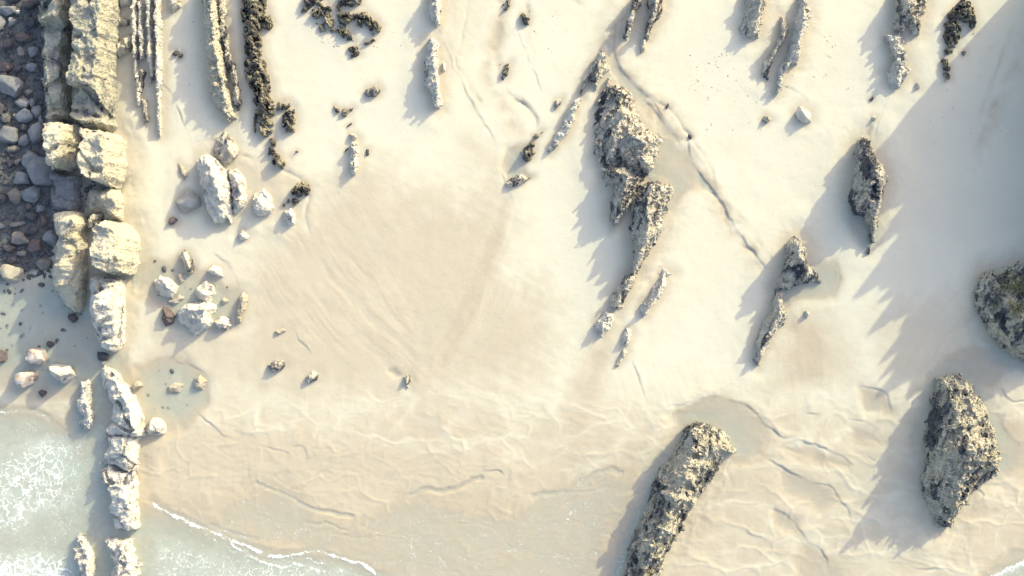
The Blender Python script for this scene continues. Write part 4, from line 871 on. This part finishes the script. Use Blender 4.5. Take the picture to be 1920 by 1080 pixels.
diff = t.bsdf(wc, .25, None, .5)
rn = t.noise(2.2, 4, .6, 1.0); rn2 = t.noise(9, 2, .5, .5)
nrm = t.bump(t.math('ADD', rn, t.math('MULTIPLY', rn2, .35)), .3, .05)
t.l(nrm, diff.inputs['Normal'])
clear = t.n('ShaderNodeBsdfTransparent'); gl = t.n('ShaderNodeBsdfGlossy'); gl.inputs['Roughness'].default_value = .2
t.l(nrm, gl.inputs['Normal'])
m1 = t.n('ShaderNodeMixShader'); m1.inputs[0].default_value = .05; t.l(clear.outputs[0], m1.inputs[1]); t.l(gl.outputs[0], m1.inputs[2])
m2 = t.n('ShaderNodeMixShader'); t.l(t.math('ADD', t.mr(dep, 0.0, .17, 0.04, .58), t.mr(fo, .05, .6, 0, .2)), m2.inputs[0]); t.l(m1.outputs[0], m2.inputs[1]); t.l(diff.outputs[0], m2.inputs[2])
# foam lace: warped cell edges at two sizes
wv1 = t.n('ShaderNodeTexNoise'); wv1.inputs['Scale'].default_value = .9; wv1.inputs['Detail'].default_value = 4; t.l(t.pos, wv1.inputs['Vector'])
mx = t.n('ShaderNodeVectorMath'); mx.operation = 'SCALE'; mx.inputs['Scale'].default_value = 2.0; t.l(wv1.outputs[1], mx.inputs[0])
ad = t.n('ShaderNodeVectorMath'); ad.operation = 'ADD'; t.l(mx.outputs[0], ad.inputs[0]); t.l(t.pos, ad.inputs[1])
l1 = t.mr(t.vor(1.1, 'DISTANCE_TO_EDGE', ad.outputs[0]), 0, .15, 1, 0)
l2 = t.mr(t.vor(3.0, 'DISTANCE_TO_EDGE', ad.outputs[0]), 0, .25, 1, 0)
lace = t.math('ADD', t.math('MULTIPLY', l1, .50), t.math('MULTIPLY', l2, .30))
lace = t.math('ADD', lace, t.math('MULTIPLY', t.noise(1.3, 6, .7, 1.0), .72))
fm = t.math('ADD', t.math('MULTIPLY', lace, .62), fo)
foam_glint_mask = t.mr(fm, .96, 1.16)
painted_glints = t.math('MULTIPLY', t.mr(t.noise(4.0, 4, .75, 1.0), .555, .66, 0, .7), t.mr(t.noise(.8, 3), .42, .58))  # painted glints: pale flecks standing in for sparkle on the water
foam_glint_mask = t.math('MAXIMUM', foam_glint_mask, painted_glints)
foam_glint_mask = t.math('MULTIPLY', foam_glint_mask, t.mr(fo, .02, .12))
foam_glint_b = t.bsdf((.72, .75, .74), .7, t.bump(lace, .5, .05), .3)
m3 = t.n('ShaderNodeMixShader'); t.l(foam_glint_mask, m3.inputs[0]); t.l(m2.outputs[0], m3.inputs[1]); t.l(foam_glint_b.outputs[0], m3.inputs[2])
t.l(m3.outputs[0], t.out.inputs[0])
link('water', wme, mat=t.m, kind='structure')

# ------------------------------------------------------------------ small loose stuff
def scatter_stones(name, regions, mat, label, cat, szr, seed, flat=.6):
    r = np.random.RandomState(seed); v0, f0 = ico(2); Vs = []; Fs = []; k = 0
    for s, n in regions:
        pw = W(P(s)); x0, y0 = pw.min(0); x1, y1 = pw.max(0)
        x = r.uniform(x0, x1, n*4); y = r.uniform(y0, y1, n*4); m = sdist(x, y, pw) > 0
        for a, b in list(zip(x[m], y[m]))[:n]:
            s_ = szr[0]+(szr[1]-szr[0])*r.rand()**2.2
            v = v0.copy()
            for _ in range(6):
                nn = r.normal(size=3); nn /= np.linalg.norm(nn); v = v-np.outer(np.maximum(v@nn-r.uniform(.4, .8), 0), nn)
            v = v*(1+.12*noise3(v0*1.6+r.rand()*90, 3)[:, None]); v = v*np.array([1, r.uniform(.5, .95), flat*r.uniform(.5, 1)])*s_
            an = r.uniform(0, 6.28); ca, sa = math.cos(an), math.sin(an)
            v = np.stack([v[:, 0]*ca-v[:, 1]*sa, v[:, 0]*sa+v[:, 1]*ca, v[:, 2]], 1)
            i = min(NX-1, max(0, np.searchsorted(gx, a))); j = min(NY-1, max(0, np.searchsorted(gy, b)))
            Vs.append(v+np.array([a, b, Z[j, i]+s_*.15])); Fs.append(f0+k); k += len(v0)
    me = mesh_arrays(name, np.concatenate(Vs), np.concatenate(Fs), True)
    return link(name, me, mat=mat, label=label, cat=cat, kind='stuff')
scatter_stones('pebbles', [('-20,-20 80,-20 84,230 90,330 100,520 -20,520', 1500), ('-20,500 160,560 170,640 90,700 -20,640', 60), ('250,690 340,680 370,750 300,800', 12),
    ('270,480 430,540 440,600 300,600', 14), ('100,325 200,340 190,410 100,400', 60)], M['rubble'], 'small rubble and pebbles filling the shaded gully beside the ledges', 'pebbles', (.08, .38), 11)
scatter_stones('shell_debris', [('1290,100 1370,100 1370,170 1280,170', 40), ('985,20 1080,20 1070,100 980,110', 30), ('1440,120 1600,130 1600,190 1440,180', 40), ('1540,60 1570,70 1565,110 1545,105', 16),
    ('600,70 650,80 645,100 600,90', 14), ('690,60 760,60 760,90 700,90', 12), ('1250,120 1420,80 1440,260 1300,250', 40), ('1700,170 1900,60 1900,240 1720,300', 30), ('330,30 380,30 380,230 340,200', 24)],
    M['tan'], 'scraps of shell and dry weed strewn thinly over the upper sand', 'shell debris', (.035, .10), 12, .4)

# ------------------------------------------------------------------ plants on the right-hand rock
t = NT('coastal_shrub_leaf')
lc = t.mix(t.mr(t.noise(3, 3), .35, .65), (.10, .12, .055), (.21, .215, .10))
leaf_m = t.end(t.bsdf(lc, .6, None, .3))
t = NT('shrub_twig'); twig_m = t.end(t.bsdf(t.mix(t.mr(t.noise(8, 3), .3, .7), (.10, .08, .05), (.20, .16, .11)), .8))
def shrub(x, y, z, r, seed, label, leafy=420):
    rr = np.random.RandomState(seed); w = W((x, y), z)[0]
    root = bpy.data.objects.new('shrub', None); COL.objects.link(root); root.location = (w[0], w[1], z)
    root['label'] = label; root['category'] = 'shrub'; root['group'] = 'shrubs growing on the right-hand rock'
    V = []; Fq = []; tips = []
    for b in range(9):
        a = rr.uniform(0, 6.28); L = r*rr.uniform(.6, 1.0); e = rr.uniform(.3, 1.1)
        p0 = np.array([0, 0, -.3]); p1 = np.array([math.cos(a)*math.cos(e), math.sin(a)*math.cos(e), math.sin(e)*.8])*L
        mid = (p0+p1)/2+rr.normal(size=3)*.1*r; tips += [mid, p1]
        for q0, q1, w0, w1 in ((p0, mid, .05, .035), (mid, p1, .035, .012)):
            dvec = q1-q0; s1 = np.cross(dvec, [0, 0, 1.0]); s1 /= np.linalg.norm(s1)+1e-6; s2 = np.cross(dvec, s1); s2 /= np.linalg.norm(s2)+1e-6
            k = len(V)
            for q, ww in ((q0, w0), (q1, w1)):
                V += [q+s1*ww, q+s2*ww, q-s1*ww, q-s2*ww]
            for i in range(4): Fq.append([k+i, k+(i+1) % 4, k+4+(i+1) % 4, k+4+i])
    link('branches', mesh_arrays('branches', V, Fq), mat=twig_m, parent=root)
    V = []; Fq = []
    for i in range(leafy):
        c = tips[rr.randint(len(tips))]+rr.normal(size=3)*r*.24
        u = rr.normal(size=3); u /= np.linalg.norm(u); v = np.cross(u, rr.normal(size=3)); v /= np.linalg.norm(v)
        s_ = rr.uniform(.06, .12); k = len(V)
        V += [c-u*s_, c+v*s_*.5, c+u*s_, c-v*s_*.5]; Fq.append([k, k+1, k+2, k+3])
    link('foliage', mesh_arrays('foliage', V, Fq), mat=leaf_m, parent=root)
shrub(1893, 545, 2.0, 1.3, 1, 'bushy green shrub on the upper part of the plant-grown rock')
shrub(1912, 532, 2.6, 1.2, 2, 'green shrub cut by the right edge, above the sunlit patch')
shrub(1875, 573, 1.6, 1.0, 3, 'low green shrub on the left shoulder of the plant-grown rock')
shrub(1903, 578, 3.4, .9, 4, 'yellow-green shrub just above the sunlit patch of rock', 300)
shrub(1888, 512, .7, .7, 5, 'sparse twiggy shrub rooted in sand above the plant-grown rock', 60)
